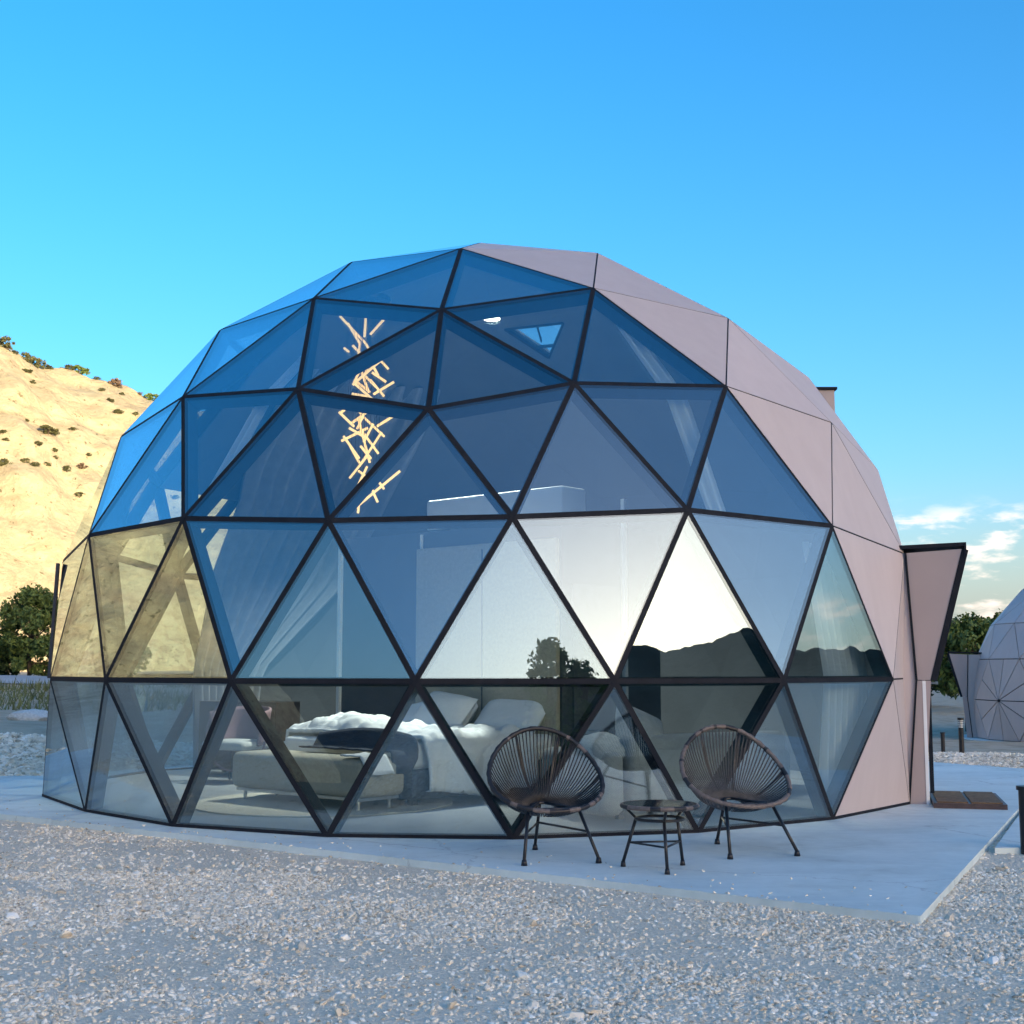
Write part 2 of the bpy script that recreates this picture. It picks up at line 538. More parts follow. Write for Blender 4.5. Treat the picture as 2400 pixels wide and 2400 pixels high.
def pebble_material():
    m, nt, b = material('pebble')
    oi = nt.nodes.new('ShaderNodeObjectInfo')
    col = ramp_mix(nt, oi.outputs['Random'], [(0.0, (0.36, 0.31, 0.24)), (0.12, (0.60, 0.515, 0.40)), (0.45, (0.76, 0.66, 0.53)), (0.8, (0.85, 0.77, 0.65)), (1.0, (0.90, 0.87, 0.80))])
    nt.links.new(col, b.inputs['Base Color'])
    b.inputs['Roughness'].default_value = 0.85
    return m


M['pebble'] = pebble_material()


def cliff_material():
    m, nt, b = material('limestone_cliff')
    tc = nt.nodes.new('ShaderNodeTexCoord')
    v = tc.outputs['Object']
    mp = nt.nodes.new('ShaderNodeMapping'); mp.inputs['Scale'].default_value = (0.05, 0.05, 0.30)
    mp.inputs['Rotation'].default_value = (R(9), R(6), 0)
    nt.links.new(v, mp.inputs['Vector'])
    strata = noise_node(nt, 1.0, 4.0, 0.5, mp.outputs[0], 0.5)
    fine = noise_node(nt, 0.55, 10.0, 0.72, v, 0.3)
    speck = noise_node(nt, 1.5, 4.0, 0.6, v)
    vor = nt.nodes.new('ShaderNodeTexVoronoi'); vor.feature = 'DISTANCE_TO_EDGE'; vor.inputs['Scale'].default_value = 0.42
    vm = nt.nodes.new('ShaderNodeMapping'); vm.inputs['Scale'].default_value = (1.0, 1.0, 1.9)
    wv = nt.nodes.new('ShaderNodeVectorMath'); wv.operation = 'MULTIPLY_ADD'
    nt.links.new(fine.outputs['Color'], wv.inputs[0]); wv.inputs[1].default_value = (2.6, 2.6, 2.6); nt.links.new(v, wv.inputs[2])
    nt.links.new(wv.outputs[0], vm.inputs['Vector']); nt.links.new(vm.outputs[0], vor.inputs['Vector'])
    sm = nt.nodes.new('ShaderNodeMapping'); sm.inputs['Scale'].default_value = (0.10, 0.10, 0.95); sm.inputs['Rotation'].default_value = (R(-16), R(24), 0)
    nt.links.new(v, sm.inputs['Vector'])
    strk = noise_node(nt, 1.0, 7.0, 0.7, sm.outputs[0], 0.8)
    base = ramp_mix(nt, strata.outputs['Fac'], [(0.30, (0.397, 0.294, 0.202)), (0.42, (0.424, 0.365, 0.240)), (0.55, (0.433, 0.394, 0.260)), (0.68, (0.415, 0.314, 0.227)), (0.8, (0.442, 0.405, 0.280))])
    det = ramp_mix(nt, fine.outputs['Fac'], [(0.34, (0.217, 0.172, 0.117)), (0.45, (0.389, 0.335, 0.221)), (0.6, (0.452, 0.405, 0.273)), (0.72, (0.505, 0.476, 0.351))])
    mx = nt.nodes.new('ShaderNodeMix'); mx.data_type = 'RGBA'; mx.inputs['Factor'].default_value = 0.4
    st2 = nt.nodes.new('ShaderNodeMix'); st2.data_type = 'RGBA'; st2.blend_type = 'MULTIPLY'; st2.inputs['Factor'].default_value = 0.85
    nt.links.new(base, st2.inputs['A'])
    nt.links.new(ramp_mix(nt, strk.outputs['Fac'], [(0.33, (0.62, 0.54, 0.47)), (0.43, (0.92, 0.88, 0.84)), (0.55, (1.0, 1.0, 1.0)), (0.66, (0.93, 0.80, 0.70))]), st2.inputs['B'])
    nt.links.new(st2.outputs['Result'], mx.inputs['A']); nt.links.new(det, mx.inputs['B'])
    # low dry plants too small to model, as stains of their own
    fac = nt.nodes.new('ShaderNodeMapRange'); fac.interpolation_type = 'SMOOTHSTEP'
    fac.inputs['From Min'].default_value = 0.625; fac.inputs['From Max'].default_value = 0.67
    nt.links.new(speck.outputs['Fac'], fac.inputs['Value'])
    mx2 = nt.nodes.new('ShaderNodeMix'); mx2.data_type = 'RGBA'
    nt.links.new(fac.outputs[0], mx2.inputs['Factor'])
    nt.links.new(mx.outputs['Result'], mx2.inputs['A'])
    mx2.inputs['B'].default_value = (0.17, 0.145, 0.08, 1)
    crack = nt.nodes.new('ShaderNodeMapRange'); crack.interpolation_type = 'SMOOTHSTEP'
    crack.inputs['From Min'].default_value = 0.16; crack.inputs['From Max'].default_value = 0.0
    crack.inputs['To Max'].default_value = 0.28
    nt.links.new(vor.outputs['Distance'], crack.inputs['Value'])
    mx3 = nt.nodes.new('ShaderNodeMix'); mx3.data_type = 'RGBA'
    nt.links.new(crack.outputs[0], mx3.inputs['Factor'])
    nt.links.new(mx2.outputs['Result'], mx3.inputs['A'])
    mx3.inputs['B'].default_value = (0.26, 0.20, 0.12, 1)
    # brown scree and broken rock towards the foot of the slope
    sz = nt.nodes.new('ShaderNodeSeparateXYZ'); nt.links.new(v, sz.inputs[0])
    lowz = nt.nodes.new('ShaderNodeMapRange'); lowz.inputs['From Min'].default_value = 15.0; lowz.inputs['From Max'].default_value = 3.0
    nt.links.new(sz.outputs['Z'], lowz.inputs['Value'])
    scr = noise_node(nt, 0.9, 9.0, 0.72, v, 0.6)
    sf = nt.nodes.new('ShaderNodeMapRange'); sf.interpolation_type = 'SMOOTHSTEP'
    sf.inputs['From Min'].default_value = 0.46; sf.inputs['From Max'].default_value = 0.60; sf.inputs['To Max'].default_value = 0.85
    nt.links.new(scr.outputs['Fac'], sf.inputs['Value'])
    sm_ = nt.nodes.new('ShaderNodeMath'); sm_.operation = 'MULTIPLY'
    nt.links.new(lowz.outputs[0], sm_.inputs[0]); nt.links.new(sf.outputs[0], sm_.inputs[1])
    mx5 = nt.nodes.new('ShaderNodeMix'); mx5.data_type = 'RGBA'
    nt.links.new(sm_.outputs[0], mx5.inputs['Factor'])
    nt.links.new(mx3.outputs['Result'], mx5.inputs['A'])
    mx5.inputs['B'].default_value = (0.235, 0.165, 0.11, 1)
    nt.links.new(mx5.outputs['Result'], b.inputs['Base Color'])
    b.inputs['Roughness'].default_value = 0.95
    add_bump(nt, b, fine.outputs['Fac'], 0.8, 0.9)
    return m


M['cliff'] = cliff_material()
M['hill'] = simple('scrub_hill', (0.085, 0.075, 0.05), 1.0, 0.0, 0.5, 0.06, 0.8, 0.4, 2.0, spec=0.1, detail=8.0)
M['road'] = simple('pale_road', (0.40, 0.40, 0.41), 0.9, 0.0, 0.12, 0.8)
M['stone'] = simple('pale_stone', (0.62, 0.60, 0.57), 0.85, 0.0, 0.2, 9.0, 0.5, 18.0, 0.02)
M['bark'] = simple('bark', (0.09, 0.065, 0.045), 0.95, 0.0, 0.4, 14.0, 0.6, 30.0, 0.02)


def leaf_material(name, dark, light):
    m, nt, b = material(name)
    n = noise_node(nt, 1.7, 3.0)
    oi = nt.nodes.new('ShaderNodeNewGeometry')
    mix = nt.nodes.new('ShaderNodeMath'); mix.operation = 'MULTIPLY_ADD'
    nt.links.new(oi.outputs['Random Per Island'], mix.inputs[0]); mix.inputs[1].default_value = 0.5
    ad = nt.nodes.new('ShaderNodeMath'); ad.operation = 'MULTIPLY'
    nt.links.new(n.outputs['Fac'], ad.inputs[0]); ad.inputs[1].default_value = 0.6
    nt.links.new(ad.outputs[0], mix.inputs[2])
    nt.links.new(ramp_mix(nt, mix.outputs[0], [(0.2, dark), (0.8, light)]), b.inputs['Base Color'])
    b.inputs['Roughness'].default_value = 0.65
    b.inputs['Specular IOR Level'].default_value = 0.25
    return m


M['leaf'] = leaf_material('green_leaves', (0.038, 0.072, 0.020), (0.14, 0.195, 0.055))
M['leaf_dark'] = leaf_material('dark_leaves', (0.016, 0.032, 0.014), (0.055, 0.09, 0.035))
M['leaf_dry'] = leaf_material('dry_leaves', (0.035, 0.04, 0.018), (0.115, 0.115, 0.05))
M['leaf_rust'] = leaf_material('rust_leaves', (0.10, 0.07, 0.05), (0.22, 0.15, 0.105))
M['grass'] = leaf_material('grass_blades', (0.07, 0.09, 0.035), (0.17, 0.19, 0.08))

# ------------------------------------------------------------------ terrain
def sstep(a, b, x):
    t = min(1.0, max(0.0, (x - a) / (b - a)))
    return t * t * (3 - 2 * t)


def lerp_table(tab, x):
    if x <= tab[0][0]: return tab[0][1]
    for (x0, y0), (x1, y1) in zip(tab, tab[1:]):
        if x <= x1:
            t = (x - x0) / (x1 - x0)
            t = t * t * (3 - 2 * t)
            return y0 + (y1 - y0) * t
    return tab[-1][1]


def ground_z(x, y):
    z = -0.045
    left = 1.0 - sstep(-5.0, 2.0, x)
    z += 0.97 * sstep(17.0, 38.0, y) * left
    z -= 0.64 * sstep(17.5, 33.0, y) * sstep(1.0, 6.0, x)
    z += 0.30 * math.exp(-(((x + 8.6) / 3.2) ** 2 + ((y - 21.5) / 2.2) ** 2))
    far = sstep(15.0, 22.0, math.hypot(x, y - 8))
    z += noise.noise(Vector((x * 0.35, y * 0.35, 0.0))) * (0.012 + 0.10 * far)
    z += noise.noise(Vector((x * 1.6, y * 1.6, 3.0))) * (0.006 + 0.035 * far * sstep(0, 1, 1 - min(1, abs(y - 24) / 20)))
    return z


def axis_lines(lo, hi, fine, step, far, ratio=1.22):
    c = [lo]
    while c[-1] < hi: c.append(c[-1] + step)
    s = step
    while c[-1] < far:
        s *= ratio; c.append(c[-1] + s)
    s = step
    while c[0] > -far:
        s *= ratio; c.insert(0, c[0] - s)
    return c


gx = axis_lines(-24, 24, 0, 0.5, 4200)
gy = axis_lines(-4, 46, 0, 0.5, 4200)
gv = [(x, y, ground_z(x, y)) for y in gy for x in gx]
nx = len(gx)
gf = [(j * nx + i, j * nx + i + 1, (j + 1) * nx + i + 1, (j + 1) * nx + i) for j in range(len(gy) - 1) for i in range(nx - 1)]
me = bpy.data.meshes.new('ground')
me.from_pydata(gv, [], gf)
me.materials.append(M['ground'])
me.polygons.foreach_set('use_smooth', [True] * len(me.polygons))
ground = tag(link_mesh('ground', me), kind='structure')

# road on the bank behind, left
mb = MB()
mb.grid(lambda u, v: (lambda x, y: (x, y, ground_z(x, y) + 0.035))(-60 + 66 * u, 34.3 + 4.6 * v + 0.8 * math.sin(u * 5)), 60, 4)
tag(mb.build('road', M['road'], smooth=True), kind='structure')

# concrete slab the dome stands on (front corner towards the camera) and the path that joins it on the right
SLAB = [(-9.30, 15.10), (2.06, 6.87), (4.93, 12.95), (6.9, 17.2), (4.0, 19.9), (-2.5, 21.0), (-7.4, 17.2)]
SLAB = [(-8.35, 14.45), (2.06, 6.87), (4.86, 12.75), (6.55, 16.35), (4.6, 19.4), (-1.5, 20.6), (-5.4, 15.6), (-7.2, 15.45)]
mb = MB()
mb.prism([(x, y, -0.13) for x, y in SLAB], (0, 0, 0.13))
slab = mb.build('concrete_slab', M['concrete'])
bv = slab.modifiers.new('bevel', 'BEVEL'); bv.width = 0.012; bv.segments = 2; bv.limit_method = 'ANGLE'
tag(slab, kind='structure')
mb = MB()
mb.prism([(3.37, 9.46, -0.12), (5.6, 9.50, -0.12), (8.3, 16.5, -0.12), (6.60, 16.34, -0.12), (4.885, 12.74, -0.12)], (0, 0, 0.114))
path = mb.build('path', M['concrete'])
tag(path, kind='structure')


def inside_poly(x, y, poly):
    c = False
    j = len(poly) - 1
    for i in range(len(poly)):
        (xi, yi), (xj, yj) = poly[i], poly[j]
        if (yi > y) != (yj > y) and x < (xj - xi) * (y - yi) / (yj - yi) + xi: c = not c
        j = i
    return c


# sunlit cliff: runs along the left side and behind
CLIFF = [(-78, -90, 27), (-72, -40, 29), (-68, 5, 31), (-66, 45, 34), (-60, 76, 37), (-44, 101, 38), (-26, 117, 34), (2, 134, 28), (28, 146, 16), (60, 158, 5), (95, 168, 0.5)]


def catmull(P, t):
    n = len(P) - 1
    s = min(max(t, 0), 0.99999) * n
    i = int(s); u = s - i
    p0, p1, p2, p3 = P[max(i - 1, 0)], P[i], P[i + 1], P[min(i + 2, n)]
    return tuple(0.5 * ((2 * b) + (-a + c) * u + (2 * a - 5 * b + 4 * c - d) * u * u + (-a + 3 * b - 3 * c + d) * u ** 3) for a, b, c, d in zip(p0, p1, p2, p3))


NS_, ND_ = 420, 120
cv = []
for i in range(NS_ + 1):
    t = i / NS_
    x, y, H = catmull(CLIFF, t)
    x2, y2, _ = catmull(CLIFF, min(t + 0.004, 1)); x1, y1, _ = catmull(CLIFF, max(t - 0.004, 0))
    tx, ty = x2 - x1, y2 - y1
    L = math.hypot(tx, ty)
    nxx, nyy = -ty / L, tx / L          # into the hill
    s_len = t * 330
    H *= 1 + 0.10 * noise.noise(Vector((s_len * 0.045, 0.3, 0))) + 0.03 * noise.noise(Vector((s_len * 0.2, 1.3, 0)))
    for j in range(ND_ + 1):
        D = -3 + 75 * (j / ND_) ** 1.15
        q = D / 40.0
        prof = 0.0 if q <= 0 else (1.0 - (1.0 - min(q, 1.0)) ** 1.7) * (1 if q <= 1 else 1.0)
        if q > 1: prof = 1.0 + 0.06 * (q - 1) - 0.12 * (q - 1) ** 2
        px, py = x + nxx * D, y + nyy * D
        z = H * prof
        w = min(1.0, max(0.0, q) * 3)
        g = noise.fractal(Vector((s_len * 0.10, D * 0.035, 5.0)), 1.0, 2.1, 4)
        g2 = noise.fractal(Vector((px * 0.28, py * 0.28, z * 0.35)), 0.9, 2.1, 4)
        ledge = math.sin(z * 1.15 + 2.5 * noise.noise(Vector((px * 0.06, py * 0.06, 1.0)))) * 0.45
        off = (2.2 * g + 0.55 * g2 + ledge) * w
        px -= nxx * off * 0.8; py -= nyy * off * 0.8
        z += (0.9 * g + 0.4 * g2) * w + 0.6
        if D < 0: z = -1.5
        cv.append((px, py, z))
w = ND_ + 1
cf = [(i * w + j, (i + 1) * w + j, (i + 1) * w + j + 1, i * w + j + 1) for i in range(NS_) for j in range(ND_)]
me = bpy.data.meshes.new('cliff')
me.from_pydata(cv, [], [f[::-1] for f in cf])
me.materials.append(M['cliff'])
me.polygons.foreach_set('use_smooth', [True] * len(me.polygons))
cliff = tag(link_mesh('cliff', me), kind='structure')

# dark ridge behind the photographer: it shades the whole site and is mirrored in the glass
SKYLINE = [(-82, 2.0), (-70, 5.0), (-50, 6.2), (-38, 6.6), (-15, 6.0), (5, 7.0), (18, 6.9), (27, 6.8), (38, 6.8), (47, 7.0), (53.0, 9.45), (56.0, 9.75), (57.2, 9.35), (58.6, 9.45), (60.6, 9.95), (63, 9.5), (70, 9.4), (78, 8.6), (88, 6.0), (97, 4.0), (104, 3.2), (116, 2.0), (128, 0.8)]
mb = MB()
hx, hy = 0.5, 10.0


def ridge(u, v):
    a = -82 + 210 * u
    r = 175 + 330 * v
    el = lerp_table(SKYLINE, a)
    h = 300 * math.tan(R(el)) + 1.4
    q = (r - 175) / 125.0
    f = sstep(0, 1, q) ** 0.9 if q <= 1 else 1 - 0.35 * sstep(1, 2.7, q)
    px, py = hx + r * math.sin(R(a)), hy - r * math.cos(R(a))
    n = noise.fractal(Vector((px * 0.02, py * 0.02, 7.0)), 1.0, 2.0, 5)
    k = 1.0 - math.exp(-((r - 300) / 30.0) ** 2) * 0.9
    z = h * f + n * 6.0 * k * f + (0.9 * noise.noise(Vector((a * 2.1, 0, 2.0))) + 0.5 * noise.noise(Vector((a * 7.3, 0, 5.0)))) * f - (2.0 if v == 0 or u in (0, 1) else 0)
    return (px, py, z)


mb.grid(ridge, 1000, 50)
tag(mb.build('hill', M['hill'], smooth=True), kind='structure')

# low far hills all the way round the horizon
mb = MB()


def farhills(u, v):
    a = 2 * math.pi * u
    r = 1500 + 900 * v
    h = (14 + 34 * max(0.0, noise.fractal(Vector((math.cos(a) * 4, math.sin(a) * 4, 2.0)), 1.0, 2.0, 4) + 0.35)) * math.sin(math.pi * min(1, v * 1.0 + 0.001))
    return (r * math.sin(a), r * math.cos(a), h - 3)


mb.grid(farhills, 360, 8, wrap_u=True)
tag(mb.build('hills', simple('far_hills', (0.22, 0.20, 0.15), 1.0, var=0.3, scale=0.01), smooth=True), kind='structure')

# ------------------------------------------------------------------ the geodesic dome
# vertex rings from the zenith (0) down to the slab (6); second entry is the position round the ring (432 units = 360 degrees)
RINGS = {
    0: [(0, -0.347, 14.247, 5.924)],
    1: [(0, -0.505, 12.767, 5.383), (72, 0.891, 13.379, 5.531), (144, 1.043, 14.877, 5.471), (216, -0.181, 15.739, 5.471), (288, -1.539, 15.109, 5.471), (360, -1.699, 13.613, 5.508)],
    2: [(0, -0.620, 11.370, 4.377), (36, 0.750, 11.859, 4.712), (72, 2.101, 12.564, 4.617), (108, 3.208, 14.052, 4.359), (144, 2.522, 15.520, 4.475), (180, 1.199, 16.399, 4.699), (216, -0.055, 17.142, 4.525), (252, -1.421, 16.634, 4.699), (288, -2.692, 15.920, 4.525), (324, -2.935, 14.483, 4.699), (360, -2.936, 13.014, 4.618), (396, -1.857, 12.097, 4.685)],
    3: [(0, -0.668, 10.393, 3.298), (24, 0.506, 10.612, 3.552), (48, 1.843, 11.198, 3.652), (72, 2.939, 12.004, 3.483), (96, 3.702, 13.252, 3.226), (120, 3.695, 14.725, 3.477), (144, 3.207, 15.880, 3.401), (168, 2.384, 16.849, 3.577), (192, 1.223, 17.667, 3.577), (216, 0.032, 18.114, 3.401), (240, -1.219, 17.886, 3.577), (264, -2.507, 17.289, 3.577), (288, -3.490, 16.481, 3.401), (312, -4.209, 15.302, 3.421), (336, -4.045, 13.869, 3.577), (360, -3.773, 12.608, 3.461), (384, -2.941, 11.637, 3.650), (408, -1.782, 10.831, 3.550)],
    4: [(12, 0.004, 10.044, 2.387), (36, 1.394, 10.423, 2.485), (60, 2.741, 11.261, 2.448), (84, 3.702, 12.451, 2.309), (108, 3.884, 13.870, 2.480), (132, 3.755, 15.343, 2.371), (156, 3.152, 16.645, 2.371), (180, 2.111, 17.695, 2.480), (204, 0.771, 18.320, 2.371), (228, -0.658, 18.449, 2.371), (252, -2.087, 18.072, 2.480), (276, -3.299, 17.224, 2.371), (300, -4.125, 16.051, 2.371), (324, -4.513, 14.624, 2.480), (348, -4.475, 13.160, 2.295), (372, -3.803, 11.843, 2.424), (396, -2.700, 10.802, 2.460), (420, -1.421, 10.174, 2.373)],
    5: [(0, -0.717, 9.873, 1.142), (24, 0.770, 9.999, 1.142), (48, 2.173, 10.651, 1.142), (72, 3.349, 11.721, 1.142), (96, 3.921, 13.089, 1.142), (120, 4.060, 14.632, 1.142), (144, 3.669, 16.094, 1.142), (168, 2.806, 17.337, 1.142), (192, 1.539, 18.228, 1.142), (216, 0.078, 18.621, 1.142), (240, -1.430, 18.495, 1.142), (264, -2.835, 17.843, 1.142), (288, -3.906, 16.774, 1.142), (312, -4.551, 15.405, 1.142), (336, -4.689, 13.862, 1.142), (360, -4.292, 12.404, 1.142), (384, -3.401, 11.159, 1.142), (408, -2.163, 10.266, 1.142)],
    6: [(12, 0.008, 9.859, -0.000), (36, 1.414, 10.256, -0.000), (60, 2.649, 11.131, -0.000), (84, 3.649, 12.380, -0.000), (108, 4.068, 13.854, -0.000), (132, 3.937, 15.378, -0.000), (156, 3.296, 16.761, -0.000), (180, 2.217, 17.846, -0.000), (204, 0.832, 18.495, -0.000), (228, -0.686, 18.632, -0.000), (252, -2.165, 18.239, -0.000), (276, -3.420, 17.364, -0.000), (300, -4.346, 16.113, -0.000), (324, -4.697, 14.641, -0.000), (348, -4.567, 13.116, -0.000), (372, -3.710, 11.734, -0.000), (396, -2.675, 10.649, -0.000), (420, -1.366, 9.998, -0.000)]}

DV = {(r, a): Vector((x, y, z)) for r, row in RINGS.items() for a, x, y, z in row}
DC = Vector((-0.315, 14.247, 1.14))


def dome_triangles():
    T = []
    g = lambda r, x: (r, x % 432)
    for k in range(6):
        a = 72 * k
        T.append(((0, 0), g(1, a), g(1, a + 72)))
        T += [(g(1, a), g(2, a), g(2, a + 36)), (g(1, a), g(2, a + 36), g(1, a + 72)), (g(1, a + 72), g(2, a + 36), g(2, a + 72))]
        T += [(g(2, a), g(3, a), g(3, a + 24)), (g(2, a), g(3, a + 24), g(2, a + 36)), (g(2, a + 36), g(3, a + 24), g(3, a + 48)),
              (g(2, a + 36), g(3, a + 48), g(2, a + 72)), (g(2, a + 72), g(3, a + 48), g(3, a + 72))]
    for r, o in ((3, 0), (4, 12), (5, 0)):
        for k in range(18):
            a = 24 * k + o
            T.append((g(r, a), g(r + 1, a - 12), g(r + 1, a + 12)))
            T.append((g(r, a), g(r + 1, a + 12), g(r, a + 24)))
    return T


TRI = dome_triangles()


def tri_mean(t):
    ring = sum(k[0] for k in t) / 3
    ref = next(k[1] for k in t if k[0] > 0)
    az = []
    for k in t:
        if k[0] == 0: continue
        a = k[1]
        if a - ref > 216: a -= 432
        if a - ref < -216: a += 432
        az.append(a)
    return ring, (sum(az) / len(az)) % 432


CLAD_FROM = [(1, 0), (2, 36), (3, 48), (4, 60), (5, 72), (6, 60)]
CLAD_TO = [(1, 360), (2, 336), (3, 294), (4, 276), (5, 288), (6, 276)]


def lin(tab, x):
    if x <= tab[0][0]: return tab[0][1]
    for (x0, y0), (x1, y1) in zip(tab, tab[1:]):
        if x <= x1: return y0 + (y1 - y0) * (x - x0) / (x1 - x0)
    return tab[-1][1]


def is_clad(t):
    ring, az = tri_mean(t)
    if ring < 1: return az < 360
    return lin(CLAD_FROM, ring) < az < lin(CLAD_TO, ring)


def tri_frame(a, b, c, centre):
    n = (b - a).cross(c - a).normalized()
    if n.dot((a + b + c) / 3 - centre) < 0:
        b, c = c, b
        n = -n
    return a, b, c, n


def inset(a, b, c, g):
    la, lb, lc = (b - c).length, (c - a).length, (a - b).length
    I = (a * la + b * lb + c * lc) / (la + lb + lc)
    s = (la + lb + lc) / 2
    area = (b - a).cross(c - a).length / 2
    k = 1 - g / (area / s)
    return [I + (p - I) * k for p in (a, b, c)]


def slab_tri(name, a, b, c, centre, g, o0, o1, mat, parent):
    a, b, c, n = tri_frame(a, b, c, centre)
    p = inset(a, b, c, g)
    mb = MB()
    mb.prism([q + n * o0 for q in p], n * (o1 - o0))
    if isinstance(mat, tuple):          # second material on the rim: sealed glass edges
        mb.m = [0, 0, 1, 1, 1]
        mat = list(mat)
    return mb.build(name, mat, parent)


dome = empty('geodesic_dome', (DC.x, DC.y, 0))
dome_inv = Matrix.Translation((-DC.x, -DC.y, 0))
tag(dome, 'large geodesic dome of blue glass and taupe panels in the foreground', 'dome')


def adopt(o):
    """parent a world-space mesh to the dome without moving it"""
    o.parent = dome
    o.matrix_parent_inverse = dome_inv
    return o


PORCH_TRI = {frozenset(((4, 84), (5, 96), (4, 108))), frozenset(((5, 96), (6, 84), (6, 108)))}
SKY_TRI = frozenset(((1, 144), (1, 216), (2, 180)))
edges = {}
for t in TRI:
    a, b, c = (DV[k] for k in t)
    fs = frozenset(t)
    clad = is_clad(t)
    _, _, _, n = tri_frame(a, b, c, DC)
    for i, j in ((0, 1), (1, 2), (2, 0)):
        edges.setdefault(frozenset((t[i], t[j])), []).append((n, clad, fs in PORCH_TRI))
    if fs in PORCH_TRI:
        continue
    if fs == SKY_TRI:
        # this panel carries the little triangular roof window
        P1, P2, P3 = DV[(1, 216)], DV[(1, 144)], DV[(2, 180)]
        hole = [P1 * .89 + P2 * .07 + P3 * .04, P1 * .33 + P2 * .59 + P3 * .08, P1 * .50 + P2 * .08 + P3 * .42]
        out3 = [P1, P2, P3]
        p = inset(P1, P2, P3, 0.008)
        hc = (hole[0] + hole[1] + hole[2]) / 3
        outer = [P1 * .965 + P2 * .025 + P3 * .01, P1 * .16 + P2 * .80 + P3 * .04, P1 * .38 + P2 * .03 + P3 * .59]
        for nm, mat_, o0, o1 in (('clad_panel', M['clad'], -0.022, 0.0), ('lining_panel', M['lining'], -0.16, -0.15)):
            mb = MB()
            for i in range(3):
                j = (i + 1) % 3
                hl = hole if nm == 'lining_panel' else outer
                mb.prism([p[i] + n * o0, p[j] + n * o0, hl[j] + n * o0, hl[i] + n * o0], n * (o1 - o0))
            adopt(mb.build(nm, mat_))
        mb = MB()
        mb.prism([q - n * 0.152 for q in hole], n * 0.012)
        win = adopt(mb.build('skylight', M['glass']))
        mb = MB()
        for i in range(3):
            q0, q1 = hole[i], hole[(i + 1) % 3]
            mb.beam(q0, q1, n.cross(q1 - q0), n, 0.03, -0.17, -0.135)
        q0 = hole[0] * .35 + hole[2] * .65; q1 = hole[1] * .35 + hole[2] * .65
        mb.beam(q0, q1, n.cross(q1 - q0), n, 0.03, -0.165, -0.14)
        mb.beam(hole[0] * .45 + hole[1] * .55, hole[2] * .5 + hole[0] * .25 + hole[1] * .25, n.cross(hole[2] - hole[0]), n, 0.02, -0.165, -0.14)
        fr = mb.build('skylight_frame', M['frame'], win)
        fr.matrix_parent_inverse = Matrix.Identity(4)
        continue
    if clad:
        adopt(slab_tri('clad_panel', a, b, c, DC, 0.008, -0.022, 0.0, M['clad'], None))
        adopt(slab_tri('lining_panel', a, b, c, DC, 0.002, -0.16, -0.15, M['lining'], None))
    else:
        adopt(slab_tri('glass_pane', a, b, c, DC, 0.022, -0.020, 0.0, (M['glass'], M['frame']), None))

for e, adj in edges.items():
    k0, k1 = tuple(e)
    if all(p for _, _, p in adj) and len(adj) > 1: continue
    a, b = DV[k0], DV[k1]
    n = sum((x[0] for x in adj), Vector()).normalized()
    clad = all(x[1] for x in adj)
    base = k0[0] == 6 and k1[0] == 6
    mb = MB()
    if base:
        n = Vector((n.x, n.y, 0)).normalized()
        mb.beam(a, b, Vector((0, 0, 1)), n, 0.05, -0.11, 0.004)
    else:
        side = n.cross(b - a)
        some = any(x[1] for x in adj)
        mb.beam(a, b, side, n, 0.013 if clad else (0.030 if some else 0.042), -0.03, -0.003)
        d = (b - a).normalized()
        mb.beam(a + d * 0.03, b - d * 0.03, side, n, 0.066 if not clad else 0.05, -0.145, -0.026)
    adopt(mb.build('strut', M['frame']))

# hubs where the struts meet
hub_me = None
for k, p in DV.items():
    if k[0] == 6: continue
    n = (p - DC).normalized()
    mb = MB()
    if hub_me is None:
        ring = [(0.058 * math.cos(i * math.pi / 4), 0.058 * math.sin(i * math.pi / 4), -0.15) for i in range(8)]
        mb.prism(ring, (0, 0, 0.124))
        o = mb.build('hub', M['frame'])
        hub_me = o.data
    else:
        o = link_mesh('hub', hub_me)
    o.parent = dome
    o.matrix_parent_inverse = dome_inv
    o.location = p
    o.rotation_euler = n.to_track_quat('Z', 'Y').to_euler()


